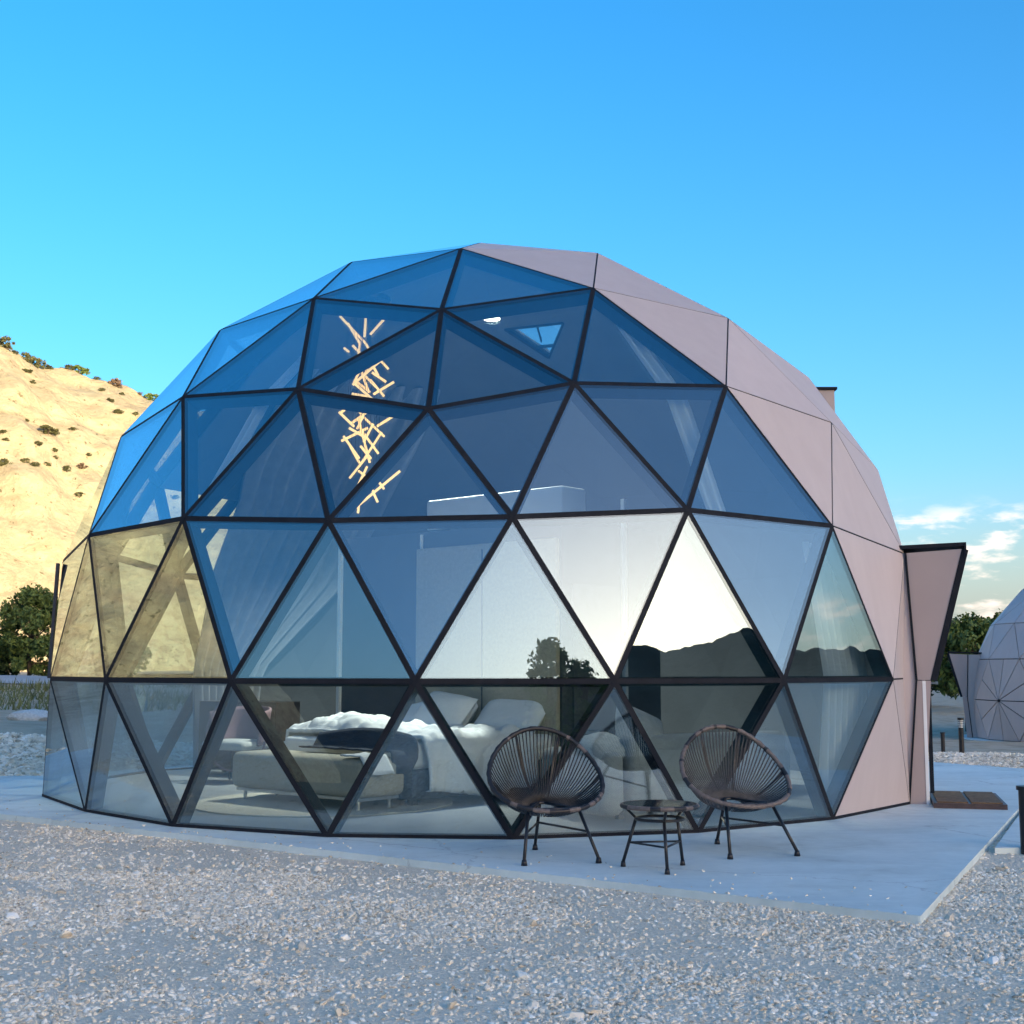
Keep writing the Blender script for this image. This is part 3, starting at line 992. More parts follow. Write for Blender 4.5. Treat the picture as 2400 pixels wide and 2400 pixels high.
# --- entrance porch on the right: two clad side walls that flare out to a pointed canopy, glazed door between them
def porch(root, root_inv, centre, az, scale, r_off, flip=1, zb=0.0):
    d = Vector((math.sin(az), -math.cos(az), 0))
    t = Vector((math.cos(az), math.sin(az), 0))
    P = lambda dd, tt, z: Vector((centre[0], centre[1], zb)) + d * (dd + r_off) + t * tt + Vector((0, 0, z))

    def put(o):
        o.parent = root
        o.matrix_parent_inverse = root_inv
        return o

    for s in (-1, 1):
        tt = 0.69 * s
        A, Pp, W, W0, B, B0 = P(4.35, tt, 2.31), P(4.86, tt, 2.34), P(4.54, tt, 1.13), P(4.41, tt, 1.13), P(4.46, tt, 0.0), P(4.31, tt, 0.0)
        Ai, Bi, Wi = P(3.95, tt, 2.31), P(4.05, tt, 0.0), P(4.10, tt, 1.13)
        th = t * (0.05 * s)
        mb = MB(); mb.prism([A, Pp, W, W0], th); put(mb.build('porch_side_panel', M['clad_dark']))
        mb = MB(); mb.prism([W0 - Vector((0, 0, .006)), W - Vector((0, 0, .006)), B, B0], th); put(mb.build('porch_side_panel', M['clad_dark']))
        mb = MB(); mb.prism([Ai, A, W0, B0, Bi, Wi], th * 0.8); put(mb.build('porch_reveal', M['clad']))
        mb = MB()
        up = Vector((0, 0, 1))
        mb.beam(A + th * 1.1, W0 + th * 1.1, d, t * s, 0.022, -0.01, 0.012)
        mb.beam(W0 + th * 1.1, B0 + th * 1.1, d, t * s, 0.018, -0.01, 0.012)
        put(mb.build('porch_seam', M['frame']))
        mb = MB()
        mb.beam(Pp - t * (0.02 * s), W - t * (0.02 * s), t, (d - up * 0.25), 0.15, -0.005, 0.055)
        put(mb.build('porch_edge_trim', M['frame']))
        if s < 0:
            mb = MB(); mb.prism([P(4.462, tt - 0.055, 0.0), P(4.492, tt - 0.055, 0.0), P(4.492, tt + 0.03, 0.0), P(4.462, tt + 0.03, 0.0)], (0, 0, 1.12)); put(mb.build('door_jamb', M['white_trim']))
            mb = MB(); mb.prism([P(4.50, tt - 0.03, 0.10), P(4.535, tt - 0.03, 0.10), P(4.535, tt + 0.04, 0.10), P(4.50, tt + 0.04, 0.10)], (0, 0, 1.22)); put(mb.build('door_edge', M['frame']))
    # canopy roof
    mb = MB()
    mb.prism([P(3.9, -0.76, 2.335), P(4.88, -0.76, 2.365), P(4.88, 0.76, 2.365), P(3.9, 0.76, 2.335)], (0, 0, 0.035))
    mb.beam(P(4.885, -0.76, 2.40), P(4.885, 0.76, 2.40), d, Vector((0, 0, 1)), 0.02, -0.14, 0.0)
    put(mb.build('porch_roof', M['frame']))
    # door leaf, set back between the side walls
    mb = MB()
    for a_, b_ in ((-0.66, -0.58), (0.58, 0.66)):
        mb.prism([P(4.40, a_, 0.02), P(4.46, a_, 0.02), P(4.46, b_, 0.02), P(4.40, b_, 0.02)], (0, 0, 2.28))
    mb.prism([P(4.40, -0.58, 2.2), P(4.46, -0.58, 2.2), P(4.46, 0.58, 2.2), P(4.40, 0.58, 2.2)], (0, 0, 0.1))
    mb.prism([P(4.40, -0.58, 0.02), P(4.46, -0.58, 0.02), P(4.46, 0.58, 0.02), P(4.40, 0.58, 0.02)], (0, 0, 0.1))
    put(mb.build('door_frame', M['frame']))
    mb = MB()
    mb.prism([P(4.42, -0.575, 0.125), P(4.44, -0.575, 0.125), P(4.44, 0.575, 0.125), P(4.42, 0.575, 0.125)], (0, 0, 2.07))
    door = put(mb.build('door', M['glass']))
    mb = MB()
    mb.beam(P(4.445, -0.50, 1.10), P(4.60, -0.50, 1.10), t, Vector((0, 0, 1)), 0.02, -0.01, 0.01)
    mb.beam(P(4.60, -0.52, 1.10), P(4.60, -0.36, 1.10), d, Vector((0, 0, 1)), 0.02, -0.012, 0.012)
    h = mb.build('handle', M['steel'], door)
    h.matrix_parent_inverse = Matrix.Identity(4)


porch(dome, dome_inv, (DC.x, DC.y), R(80 - 5.13), 1.0, 0.0)

# tilted-out vent window on the far left
mb = MB()
A, B, C_ = DV[(4, 348)], DV[(5, 336)], DV[(5, 360)]
o1 = Vector((-1, -0.1, 0)) * 0.10
mb.beam(A + Vector((-0.03, 0, -0.02)), DV[(5, 348 - 12)] * 0.35 + DV[(5, 360)] * 0.65 + Vector((-0.03, 0, 0)), Vector((0, 1, 0)), Vector((-1, 0, 0)), 0.04, 0.0, 0.028)
adopt(mb.build('vent_window_edge', simple('brown_frame', (0.07, 0.045, 0.04), 0.5)))

# boxy roof dormer on the back right
mb = MB()
mb.prism([(3.30, 15.75, 3.55), (3.90, 15.75, 3.55), (3.90, 16.75, 3.55), (3.30, 16.75, 3.55)], (0, 0, 1.03))
adopt(mb.build('roof_dormer', M['clad_dark']))
mb = MB()
mb.prism([(3.27, 15.72, 4.583), (3.93, 15.72, 4.583), (3.93, 16.78, 4.583), (3.27, 16.78, 4.583)], (0, 0, 0.03))
adopt(mb.build('roof_dormer_cap', M['frame']))

# ------------------------------------------------------------------ inside the dome
fl = [(DC.x + (DV[(6, a)].x - DC.x) * 0.985, DC.y + (DV[(6, a)].y - DC.y) * 0.985, 0.003) for a in [12 + 24 * k for k in range(18)]]
mb = MB()
mb.prism(fl, (0, 0, 0.012))
tag(mb.build('floor', M['floor']), kind='structure')
FZ = 0.015

# bathroom block in the middle with the bed against it
E1 = Vector((0.7507, -0.6606, 0)); E2 = Vector((0.6606, 0.7507, 0))
RZ = math.atan2(E1.y, E1.x)
core = empty('bathroom_block', (0.50, 13.31, FZ), RZ)       # local x along the headboard wall, y into the block; corner at the origin
tag(core, 'dark box-shaped bathroom block behind the bed inside the glass dome', 'partition')
mb = MB(); mb.box((-1.65, 0.85, 1.36), (3.3, 1.7, 2.72)); mb.build('wall', M['core'], core)
mb = MB(); mb.rbox((-1.02, -0.035, 1.28), (2.0, 0.07, 2.5), 0.02, 2); mb.build('headboard_panel', M['tan'], core, True, 40)
mb = MB(); mb.box((-1.02, -0.074, 1.27), (0.012, 0.012, 2.4)); mb.build('headboard_seam', M['lining'], core)
for x, y, h in ((-3.32, -0.02, 2.75), (0.025, 1.02, 3.02)):
    mb = MB(); mb.box((x, y, h / 2), (0.045, 0.045, h)); mb.build('corner_trim', M['white_trim'], core)
mb = MB(); mb.box((-1.98, -0.02, 1.36), (0.02, 0.03, 2.66)); mb.build('corner_trim', M['white_trim'], core)
mb = MB(); mb.rbox((-0.98, 0.22, 2.90), (1.95, 0.40, 0.34), 0.03, 2); mb.build('air_unit', M['white_trim'], core, True, 40)
mb = MB(); mb.box((0.012, 0.56, 1.05), (0.022, 0.80, 2.05)); dr = mb.build('door', simple('core_door', (0.07, 0.08, 0.10), 0.35), core)
mb = MB(); mb.tube([(0.02, 0.50, 0.58), (0.07, 0.50, 0.58), (0.07, 0.24, 0.58)], 0.014, 6); mb.build('handle', M['steel'], dr)
# curly white lettering on the block's door
mb = MB()
for cy_, cz_, k, turns in ((0.30, 0.66, 1, 1.6), (0.47, 0.77, -1, 1.1), (0.60, 0.88, 1, 1.5)):
    pts = []
    for i in range(26):
        a = i / 25 * turns * 2 * math.pi
        r = 0.015 + 0.045 * i / 25
        pts.append((0.03, cy_ + k * r * math.cos(a) * 1.15, cz_ + r * math.sin(a)))
    mb.tube(pts, 0.0065, 5)
mb.build('lettering', M['white_trim'], dr)

# bed
BO = Vector((-1.96, 11.99, FZ))
bed = empty('bed', BO + E2 * 0.6, RZ)                        # local x across, y towards the headboard
tag(bed, 'double bed with dark base and white mattress inside the glass dome', 'bed')
mb = MB(); mb.rbox((0, 1.02, 0.20), (1.84, 2.06, 0.26), 0.02, 2); mb.build('base', M['bed_base'], bed, True, 40)
mb = MB(); mb.rbox((0, 1.02, 0.45), (1.80, 2.02, 0.24), 0.06, 3); mb.build('mattress', M['linen'], bed, True, 40)
for sx in (-0.8, 0.8):
    for sy in (0.12, 1.92):
        mb = MB(); mb.box((sx, sy, 0.035), (0.07, 0.07, 0.07)); mb.build('leg', M['black_metal'], bed)


def fbm(x, y, z=0.0, o=4):
    return noise.fractal(Vector((x, y, z)), 1.0, 2.0, o)


# rumpled duvet hanging over the near side
mb = MB()


def duvet(u, v):
    x = -0.98 + 2.18 * u          # across; beyond +0.93 it hangs down
    y = 0.10 + 1.50 * v
    fold = 0.075 * abs(fbm(x * 2.2 + 3, y * 2.6, 1.0)) + 0.045 * abs(fbm(x * 6, y * 5.5, 4.0))
    bunch = 0.13 * math.exp(-((x + 0.35) / 0.55) ** 2 - ((y - 0.45) / 0.35) ** 2)
    edge = sstep(0.0, 0.06, v) * sstep(1.0, 0.94, v) * 1.0
    z = 0.585 + (fold + bunch) * (0.35 + 0.65 * edge)
    if x > 0.93:
        d = x - 0.93
        z = 0.585 + fold * 0.4 - min(d * 2.0, 0.50) + 0.0
        x = 0.945 + 0.05 * sstep(0, 0.1, d) + 0.055 * math.sin(y * 14 + 2 * fbm(y * 2, 0)) * sstep(0.02, 0.2, d)
        z += 0.05 * math.sin(y * 4.0 + 1.0) * sstep(0.1, 0.27, d)
    if x < -0.93: z -= 0.12
    return (x, y, z)


mb.grid(duvet, 110, 80)
dv = mb.build('duvet', M['linen'], smooth=True)
dv.location = bed.location; dv.rotation_euler = (0, 0, RZ)
so = dv.modifiers.new('thickness', 'SOLIDIFY'); so.thickness = 0.035; so.offset = 1
tag(dv, 'rumpled white duvet spread over the bed and hanging down its side', 'duvet')


def pillow(name, loc, rot, size, mat, label, group=None, cat='pillow'):
    mb = MB()
    sx, sy, sz = size

    def fn(u, v):
        a = 2 * u - 1; b = 2 * v - 1
        return a, b
    for sgn in (1, -1):
        def f2(u, v, sgn=sgn):
            a = 2 * u - 1; b = 2 * v - 1
            pinch = 1 - 0.08 * (1 - abs(b)) * abs(a) ** 3
            pinch2 = 1 - 0.10 * (1 - abs(a)) * abs(b) ** 3
            th = (max(0, 1 - a ** 4) * max(0, 1 - b ** 4)) ** 0.55
            wr = 0.05 * fbm(a * 2 + loc[0] * 9, b * 2, sgn) * th
            return (a * sx / 2 * pinch2, b * sy / 2 * pinch, sgn * sz / 2 * th + wr * sz)
        mb.grid(f2, 18, 18)
        if sgn < 0:
            n = 18 * 18
            for q in range(len(mb.f) - n, len(mb.f)): mb.f[q] = mb.f[q][::-1]
    o = mb.build(name, mat, smooth=True)
    o.location = loc
    o.rotation_euler = rot
    tag(o, label, cat, group)
    return o


def bed_pt(x, y, z):
    return bed.location + E1 * x + E2 * y + Vector((0, 0, z))


pillow('pillow', bed_pt(-0.46, 1.86, 0.74), (R(44), 0, RZ), (0.72, 0.50, 0.20), M['linen'], 'white pillow leaning on the headboard, left of the rear pair', 'pillows')
pillow('pillow', bed_pt(0.42, 1.86, 0.72), (R(42), 0, RZ + R(4)), (0.80, 0.50, 0.20), M['linen'], 'white pillow leaning on the headboard, nearest the dark wall corner', 'pillows')
pillow('pillow', bed_pt(-0.30, 1.62, 0.76), (R(48), R(6), RZ - R(5)), (0.70, 0.50, 0.20), M['linen'], 'plump white pillow in front of the other pillows on the bed', 'pillows')
pillow('pillow', bed_pt(-0.78, 1.70, 0.70), (R(35), R(-8), RZ + R(10)), (0.55, 0.45, 0.18), M['linen'], 'small white pillow slumped at the far side of the bed', 'pillows')

# bench at the foot with a dark throw
bench = empty('foot_bench', BO, RZ)
tag(bench, 'tan upholstered bench with rounded top at the foot of the bed', 'bench')
mb = MB(); mb.rbox((0, 0.27, 0.285), (1.82, 0.54, 0.33), 0.07, 4); mb.build('seat', M['tan'], bench, True, 50)
mb = MB(); mb.box((0, 0.27, 0.108), (1.70, 0.46, 0.025)); mb.build('frame', M['steel'], bench)
for sx in (-0.78, 0.78):
    for sy in (0.09, 0.45):
        mb = MB(); mb.tube([(sx, sy, 0.105), (sx, sy, 0.0)], 0.016, 8); mb.build('leg', M['steel'], bench)
mb = MB()


def throw(u, v):
    x = -0.35 + 1.30 * u
    y = 0.36 + 0.26 * v + 0.04 * math.sin(u * 3)
    z = 0.475 + 0.02 * abs(fbm(x * 4, y * 4, 2.0))
    if y > 0.54: z = 0.475 + min((y - 0.54) * 1.6, 0.19)
    if x > 0.88:
        d = x - 0.88; z -= min(d * 2.6, 0.22); x = 0.90 + 0.03 * math.sin(y * 13) + 0.02
    return (x, y, z + 0.01)


mb.grid(throw, 50, 14)
th = mb.build('throw_blanket', M['navy'], smooth=True)
th.location = bench.location; th.rotation_euler = (0, 0, RZ)
so = th.modifiers.new('thickness', 'SOLIDIFY'); so.thickness = 0.014; so.offset = 1
tag(th, 'dark navy throw folded over the tan bench', 'blanket')
mb = MB()
mb.grid(lambda u, v: (0.62 + 0.36 * u, 0.02 + 0.30 * v, (0.468 + 0.02 * abs(fbm(u * 5, v * 4, 3.0))) - (0.0 if u < 0.7 else (u - 0.7) * 0.5)), 16, 10)
cl = mb.build('folded_cloth', M['linen'], smooth=True)
cl.location = bench.location; cl.rotation_euler = (0, 0, RZ)
so = cl.modifiers.new('thickness', 'SOLIDIFY'); so.thickness = 0.012; so.offset = 1
tag(cl, 'small crumpled white cloth at the end of the tan bench', 'cloth')

mb = MB()
mb.prism([(-1.72 + 1.18 * math.cos(i * math.pi / 32), 12.30 + 1.18 * math.sin(i * math.pi / 32), FZ + 0.002) for i in range(64)], (0, 0, 0.012))
tag(mb.build('round_rug', M['rug']), 'round beige rug on the floor under the tan bench', 'rug')

# sofa seen from behind, right of the bed
sofa = empty('sofa', (1.58, 11.42, FZ), R(33))               # local x along, y to the seat side
tag(sofa, 'low grey sofa with its back to the glass, behind the patio chairs', 'sofa')
mb = MB(); mb.rbox((0.12, 0.05, 0.36), (1.75, 0.22, 0.62), 0.06, 3); mb.build('backrest', M['sofa'], sofa, True, 50)
mb = MB(); mb.rbox((0.0, 0.52, 0.24), (1.6, 0.75, 0.34), 0.06, 3); mb.build('seat', M['sofa'], sofa, True, 50)
for sx, h in ((-0.92, 0.52), (0.95, 0.50)):
    mb = MB(); mb.rbox((sx, 0.42, h / 2 + 0.03), (0.24, 0.95, h), 0.09, 4); mb.build('armrest', M['sofa'], sofa, True, 50)
for sx in (-0.8, 0.8):
    for sy in (0.06, 0.8):
        mb = MB(); mb.box((sx, sy, 0.035), (0.05, 0.05, 0.07)); mb.build('leg', M['black_metal'], sofa)


def sofa_pt(x, y, z):
    return sofa.matrix_basis @ Vector((x, y, z))


pillow('cushion', sofa_pt(-0.42, 0.26, 0.66), (R(66), R(20), R(33)), (0.52, 0.46, 0.18), M['cushion'], 'grey cushion sticking up behind the sofa back, nearest the bed', 'sofa cushions', 'cushion')
pillow('cushion', sofa_pt(-0.85, 0.20, 0.57), (R(20), R(-8), R(45)), (0.46, 0.40, 0.15), M['cushion'], 'grey cushion lying on the sofa arm beside the bed', 'sofa cushions', 'cushion')

for k, (x, y, rz) in enumerate(((0.86, 12.02, R(60)), (0.98, 12.12, R(75)))):
    s = empty('slipper', (x, y, FZ), rz)
    mb = MB(); mb.rbox((0, 0, 0.012), (0.26, 0.095, 0.022), 0.01, 2); mb.build('sole', M['white_trim'], s, True, 50)
    mb = MB()
    mb.grid(lambda u, v: (0.01 + 0.115 * u, 0.047 * math.cos(math.pi * v), 0.02 + 0.06 * math.sin(math.pi * v) * (1 - 0.45 * u)), 6, 8)
    mb.build('upper', M['linen'], s, True)
    tag(s, ('white slipper on the floor between bed and sofa, nearer the glass', 'white slipper on the floor between bed and sofa, nearer the bathroom block')[k], 'slipper', 'slippers')

# hoop armchair and cabinet at the back left
arm = empty('hoop_armchair', (-3.0, 14.55, FZ), R(-25))
tag(arm, 'shell armchair with a round hoop frame at the back left of the room', 'armchair')
mb = MB()
mb.grid(lambda u, v: (0.33 * math.sin(R(-100 + 200 * u)) * (0.85 + 0.15 * v), 0.05 + 0.32 * math.cos(R(-100 + 200 * u)) * (0.85 + 0.15 * v), 0.40 + 0.36 * v + 0.05 * math.cos(R(-100 + 200 * u))), 24, 8)
o = mb.build('backrest', M['mauve'], arm, True); so = o.modifiers.new('t', 'SOLIDIFY'); so.thickness = 0.03
mb = MB(); mb.rbox((0, 0.02, 0.40), (0.56, 0.52, 0.10), 0.045, 3); mb.build('seat', M['cushion'], arm, True, 50)
mb = MB(); mb.tube([(0.40 * math.cos(a * math.pi / 16), 0.02 + 0.05 * math.sin(a * math.pi / 16), 0.52 + 0.40 * math.sin(a * math.pi / 16)) for a in range(32)], 0.014, 6, closed=True)
mb.build('hoop', M['mauve'], arm, True)
for sx in (-0.24, 0.24):
    for sy in (-0.2, 0.24):
        mb = MB(); mb.tube([(sx * 0.8, sy * 0.8, 0.36), (sx, sy, 0.0)], 0.014, 6); mb.build('leg', M['black_metal'], arm)

cab = empty('cabinet', (-3.05, 15.55, FZ), R(-30))
tag(cab, 'dark wooden cabinet against the back wall, behind the hoop armchair', 'cabinet')
mb = MB(); mb.box((0, 0, 0.45), (1.15, 0.42, 0.78)); mb.build('body', M['walnut'], cab)
for sx in (-0.285, 0.285):
    mb = MB(); mb.box((sx, -0.217, 0.45), (0.55, 0.012, 0.72)); d_ = mb.build('door', M['walnut'], cab)
    mb = MB(); mb.box((sx * 0.2, -0.232, 0.5), (0.015, 0.02, 0.12)); mb.build('handle', M['steel'], d_)
for sx in (-0.5, 0.5):
    for sy in (-0.15, 0.15):
        mb = MB(); mb.box((sx, sy, 0.03), (0.04, 0.04, 0.06)); mb.build('leg', M['black_metal'], cab)


# curtains follow the inside of the dome
PROF = [(0.0, 4.25), (1.14, 4.33), (2.4, 4.14), (3.55, 3.66), (4.65, 2.68), (5.45, 1.45)]


def dome_r(z):
    return lin(PROF, z)


def curtain(name, mat, label, az0, az1, z0, z1, inset_=0.34, pleats=9, amp=0.05, group=None):
    """az0(z), az1(z): edges in degrees from the front, clockwise seen from above towards +x"""
    mb = MB()

    def fn(u, v):
        z = z0 + (z1 - z0) * v
        a = R(az0(z) + (az1(z) - az0(z)) * u)
        r = dome_r(z) - inset_ + amp * math.sin(u * pleats * 2 * math.pi) * (0.5 + 0.5 * math.sin(3 + z)) + amp * math.sin(u * pleats * 2 * math.pi)
        return (DC.x + r * math.sin(a), DC.y - r * math.cos(a), z + FZ)
    mb.grid(fn, pleats * 8, 26)
    o = mb.build(name, mat, smooth=True)
    tag(o, label, 'curtain', group)
    return o


curtain('curtain', M['curtain_grey'], 'long grey curtain bunched at the back left of the dome', lambda z: lin([(0, -118), (1.2, -118), (3.3, -120), (4.6, -112)], z), lambda z: lin([(0, -131), (1.2, -134), (2.3, -150), (4.6, -165)], z), 0.01, 4.7)
curtain('curtain', M['sheer'], 'white sheer curtain hanging behind the lower right glass', lambda z: 46.5, lambda z: lin([(0, 58), (2.3, 60)], z), 0.01, 2.32, 0.22, 8, 0.045)
curtain('curtain', M['sheer'], 'narrow sheer curtain drawn aside high behind the right-hand glass', lambda z: lin([(2.4, 30), (4.7, 27)], z), lambda z: lin([(2.4, 33), (4.7, 32)], z), 2.45, 4.75, 0.22, 2, 0.02)
curtain('curtain', M['sheer'], 'narrow sheer curtain drawn aside high behind the left-hand glass', lambda z: lin([(2.4, -39), (4.0, -31)], z), lambda z: lin([(2.4, -36), (4.0, -29)], z), 2.45, 4.0, 0.22, 2, 0.02)

# chandelier: a tall tangle of thin glowing rods on wires
ch = empty('chandelier', (-1.50, 13.45, 4.92))
tag(ch, 'tall hanging chandelier of scattered thin golden rods', 'chandelier')
RODS = [(185, 180, 395, 395), (412, 110, 400, 375), (560, 220, 455, 365), (250, 235, 355, 412), (212, 425, 258, 475), (250, 610, 325, 540), (385, 545, 408, 498), (408, 498, 520, 705),
        (430, 520, 315, 760), (465, 465, 575, 580), (465, 465, 380, 640), (612, 520, 310, 785), (325, 545, 420, 800), (345, 620, 490, 765), (620, 690, 455, 808), (430, 690, 545, 825),
        (270, 885, 345, 960), (345, 900, 210, 995), (195, 1000, 325, 1130), (455, 915, 275, 1055), (625, 985, 480, 1065), (415, 1100, 195, 1215), (365, 985, 545, 1160), (340, 1035, 430, 1390),
        (355, 1110, 500, 1310), (545, 1160, 360, 1440), (240, 1210, 375, 1400), (300, 1300, 365, 1420), (430, 1380, 290, 1555), (685, 1460, 280, 1790), (475, 1510, 555, 1615), (425, 1560, 497, 1720),
        (365, 1635, 345, 1825), (320, 765, 480, 905), (395, 400, 470, 520),
        (300, 440, 420, 560), (350, 380, 330, 520), (440, 620, 560, 700), (300, 700, 420, 780), (330, 820, 440, 950), (290, 830, 420, 860), (400, 960, 330, 1120), (480, 1100, 400, 1250), (290, 1150, 430, 1230), (380, 1290, 470, 1400), (330, 1450, 420, 1520), (430, 1450, 360, 1600)]
for x0, y0, x1, y1 in RODS:
    pts = []
    dep = random.uniform(-0.22, 0.22)
    for x, y in ((x0, y0), (x1, y1)):
        u = (750 + x / 3.512) / 1.2422; v = (700 + y / 3.512) / 1.2422
        pts.append((((u - 697) * 13.45 / 2500.0), dep + random.uniform(-0.08, 0.08), -(v - 590) * 13.45 / 2500.0))
    mb = MB(); mb.tube(pts, 0.0135, 6); mb.build('rod', M['led_rod'], ch)
    mid = (Vector(pts[0]) + Vector(pts[1])) / 2
    mb = MB(); mb.tube([(mid.x * 0.75 + 0.02, mid.y * 0.6, 0.12), mid], 0.0022, 4); mb.build('wire', M['black_metal'], ch)
mb = MB(); mb.tube([(0.02, 0, 0.10), (0.02, 0, 0.15)], 0.22, 20); mb.build('canopy_plate', M['black_metal'], ch)
mb = MB(); mb.tube([(0.02, 0, 0.15), (0.25, -0.1, 0.33)], 0.012, 6); mb.build('stem', M['black_metal'], ch)

lamp = empty('ceiling_lamp', (-0.24, 15.35, 5.36))
tag(lamp, 'small round white ceiling lamp beside the roof window', 'lamp')
mb = MB(); mb.tube([(0, 0, 0.0), (0, 0, 0.05)], 0.115, 20); mb.build('rim', M['frame'], lamp)
mb = MB(); mb.tube([(0, 0, -0.012), (0, 0, 0.0)], 0.10, 20); mb.build('diffuser', M['lamp_disc'], lamp)
mb = MB(); mb.tube([(0, 0, 0.05), (0, 0.0, 0.12)], 0.02, 8); mb.build('stem', M['frame'], lamp)

lamp_data = bpy.data.lights.new('ceiling_lamp_light', 'AREA')
lamp_data.shape = 'DISK'; lamp_data.size = 0.19; lamp_data.energy = 75.0; lamp_data.spread = R(95); lamp_data.color = (0.88, 0.95, 1.0)
lo = bpy.data.objects.new('ceiling_lamp_light', lamp_data)
COL.objects.link(lo)
lo.parent = lamp
lo.location = (0, 0, -0.02)

# ------------------------------------------------------------------ patio furniture
def make_chair(name, cord_mat, label, light_share):
    root = empty(name)
    tag(root, label, 'chair', 'string lounge chairs on the patio')
    T = R(43)
    cen = Vector((0, 0.03, 0.548))
    U, W = Vector((1, 0, 0)), Vector((0, math.cos(T), math.sin(T)))
    NRM = U.cross(W)                     # points up and forward

    def rim(a):
        c, s = math.cos(a), math.sin(a)
        k = 0.385 * (1 - 0.07 * s)       # slightly narrower at the top
        bow = 0.035 * math.cos(2 * a)
        return cen + U * (k * c) + W * (0.372 * s) - NRM * bow

    n = 96
    rnd = random.Random(3 if light_share > 0.5 else 5)
    mids = []
    while len(mids) < n:
        run = rnd.randint(1, 3)
        front = 0.55 < (len(mids) / n) < 0.95
        lt = rnd.random() < (light_share + (0.45 if front else 0.0))
        mids += [1 if lt else 0] * run
    mb = MB(); mb.tube([rim(2 * math.pi * i / n) for i in range(n)], [0.0165 + 0.0022 * ((i * 7) % 3 - 1) for i in range(n)], 8, closed=True, mids=mids[:n])
    mb.build('rim', [M['rattan_dark'], M['rattan_light']], root, True)
    # inner hub low at the back of the seat
    hc = Vector((0, 0.10, 0.315))

    def hub(a):
        return hc + Vector((0.085 * math.cos(a), 0.055 * math.sin(a), 0.02 * math.sin(a)))

    mb = MB(); mb.tube([hub(2 * math.pi * i / 24) for i in range(24)], 0.011, 6, closed=True)
    mb.build('seat_ring', M['black_metal'], root, True)
    mb = MB()
    m = 82
    for i in range(m):
        a = 2 * math.pi * (i + 0.5) / m
        p, q = rim(a), hub(a)
        pts = []
        for k in range(6):
            t = k / 5
            s = p.lerp(q, t)
            sag = 0.055 * math.sin(math.pi * t)
            out = Vector((math.cos(a), 0.0, 0)) * 0.02 * math.sin(math.pi * t)
            s = s - NRM * sag + out
            pts.append(s)
        mb.tube(pts, 0.0050, 4)
    c_ = mb.build('cords', cord_mat, root, True)
    c_['kind'] = 'stuff'
    feet = [Vector((-0.245, -0.36, 0)), Vector((0.245, -0.36, 0)), Vector((0, 0.34, 0))]
    tops = [Vector((-0.17, -0.16, 0.325)), Vector((0.17, -0.16, 0.325)), Vector((0, 0.20, 0.335))]
    for f, t in zip(feet, tops):
        mb = MB(); mb.tube([t, f + Vector((0, 0, 0.03))], 0.0115, 8); lg = mb.build('leg', M['black_metal'], root, True)
        mb = MB(); mb.tube([f + Vector((0, 0, 0.036)), f + Vector((0, 0, 0.001))], [0.015, 0.021], 10); mb.build('rubber_foot', M['black_metal'], lg, True)
    mids_ = [t.lerp(f, 0.42) for f, t in zip(feet, tops)]
    for i, j in ((0, 2), (1, 2)):
        mb = MB(); mb.tube([mids_[i], mids_[j]], 0.008, 6); mb.build('stretcher', M['black_metal'], root, True)
    # bars under the seat that carry the ring and the rim
    mb = MB()
    mb.tube([tops[0], tops[1]], 0.010, 6)
    mb.tube([tops[0], tops[2]], 0.010, 6)
    mb.tube([tops[1], tops[2]], 0.010, 6)
    for a in (R(250), R(290)):
        mb.tube([rim(a), Vector((rim(a).x, -0.16, 0.325))], 0.010, 6)
    for a in (R(65), R(115), R(180), R(0)):
        p = rim(a); q = hub(a)
        mb.tube([p.lerp(q, k / 6) - NRM * (0.062 * math.sin(math.pi * k / 6) + 0.004) for k in range(7)], 0.0075, 6)
    mb.build('seat_frame', M['black_metal'], root, True)
    return root


chair_a = make_chair('lounge_chair', M['cord_dark'], 'black string lounge chair with round seat, standing in front of the bed', 0.12)
chair_a.location = (0.235, 8.98, 0.0)
chair_a.rotation_euler = (0, 0, R(13))
chair_b = make_chair('lounge_chair', M['cord_grey'], 'grey string lounge chair with banded rattan rim, standing in front of the sofa', 0.52)
chair_b.location = (1.555, 9.28, 0.0)
chair_b.rotation_euler = (0, 0, R(17))

tbl = empty('side_table', (0.925, 8.46, 0.0))
tag(tbl, 'small round rattan side table on thin black legs between the lounge chairs', 'table')
n = 72
rnd = random.Random(11)
mids = []
while len(mids) < n: mids += [1 if rnd.random() < 0.4 else 0] * rnd.randint(2, 4)
mb = MB(); mb.tube([(0.235 * math.cos(2 * math.pi * i / n), 0.235 * math.sin(2 * math.pi * i / n), 0.385) for i in range(n)], 0.0145, 8, closed=True, mids=mids[:n])
mb.build('rim', [M['rattan_dark'], M['rattan_light']], tbl, True)
mb = MB(); mb.tube([(0, 0, 0.392), (0, 0, 0.398)], 0.228, 40); mb.build('glass_top', simple('table_glass', (0.02, 0.03, 0.035), 0.06), tbl, True, 30)
mb = MB()
for i in range(30):
    a = 2 * math.pi * i / 30
    mb.tube([(0.232 * math.cos(a), 0.232 * math.sin(a), 0.382), (0.09 * math.cos(a), 0.09 * math.sin(a), 0.368)], 0.0035, 4)
o = mb.build('cords', M['cord_dark'], tbl, True); o['kind'] = 'stuff'
mb = MB(); mb.tube([(0.15 * math.cos(2 * math.pi * i / 32), 0.15 * math.sin(2 * math.pi * i / 32), 0.305) for i in range(32)], 0.010, 6, closed=True); mb.build('lower_ring', M['black_metal'], tbl, True)
for a in (R(200), R(275 + 0), R(330), R(90)):
    pass
tfeet = [Vector((-0.225, 0.08, 0)), Vector((0.015, -0.24, 0)), Vector((0.155, 0.13, 0))]
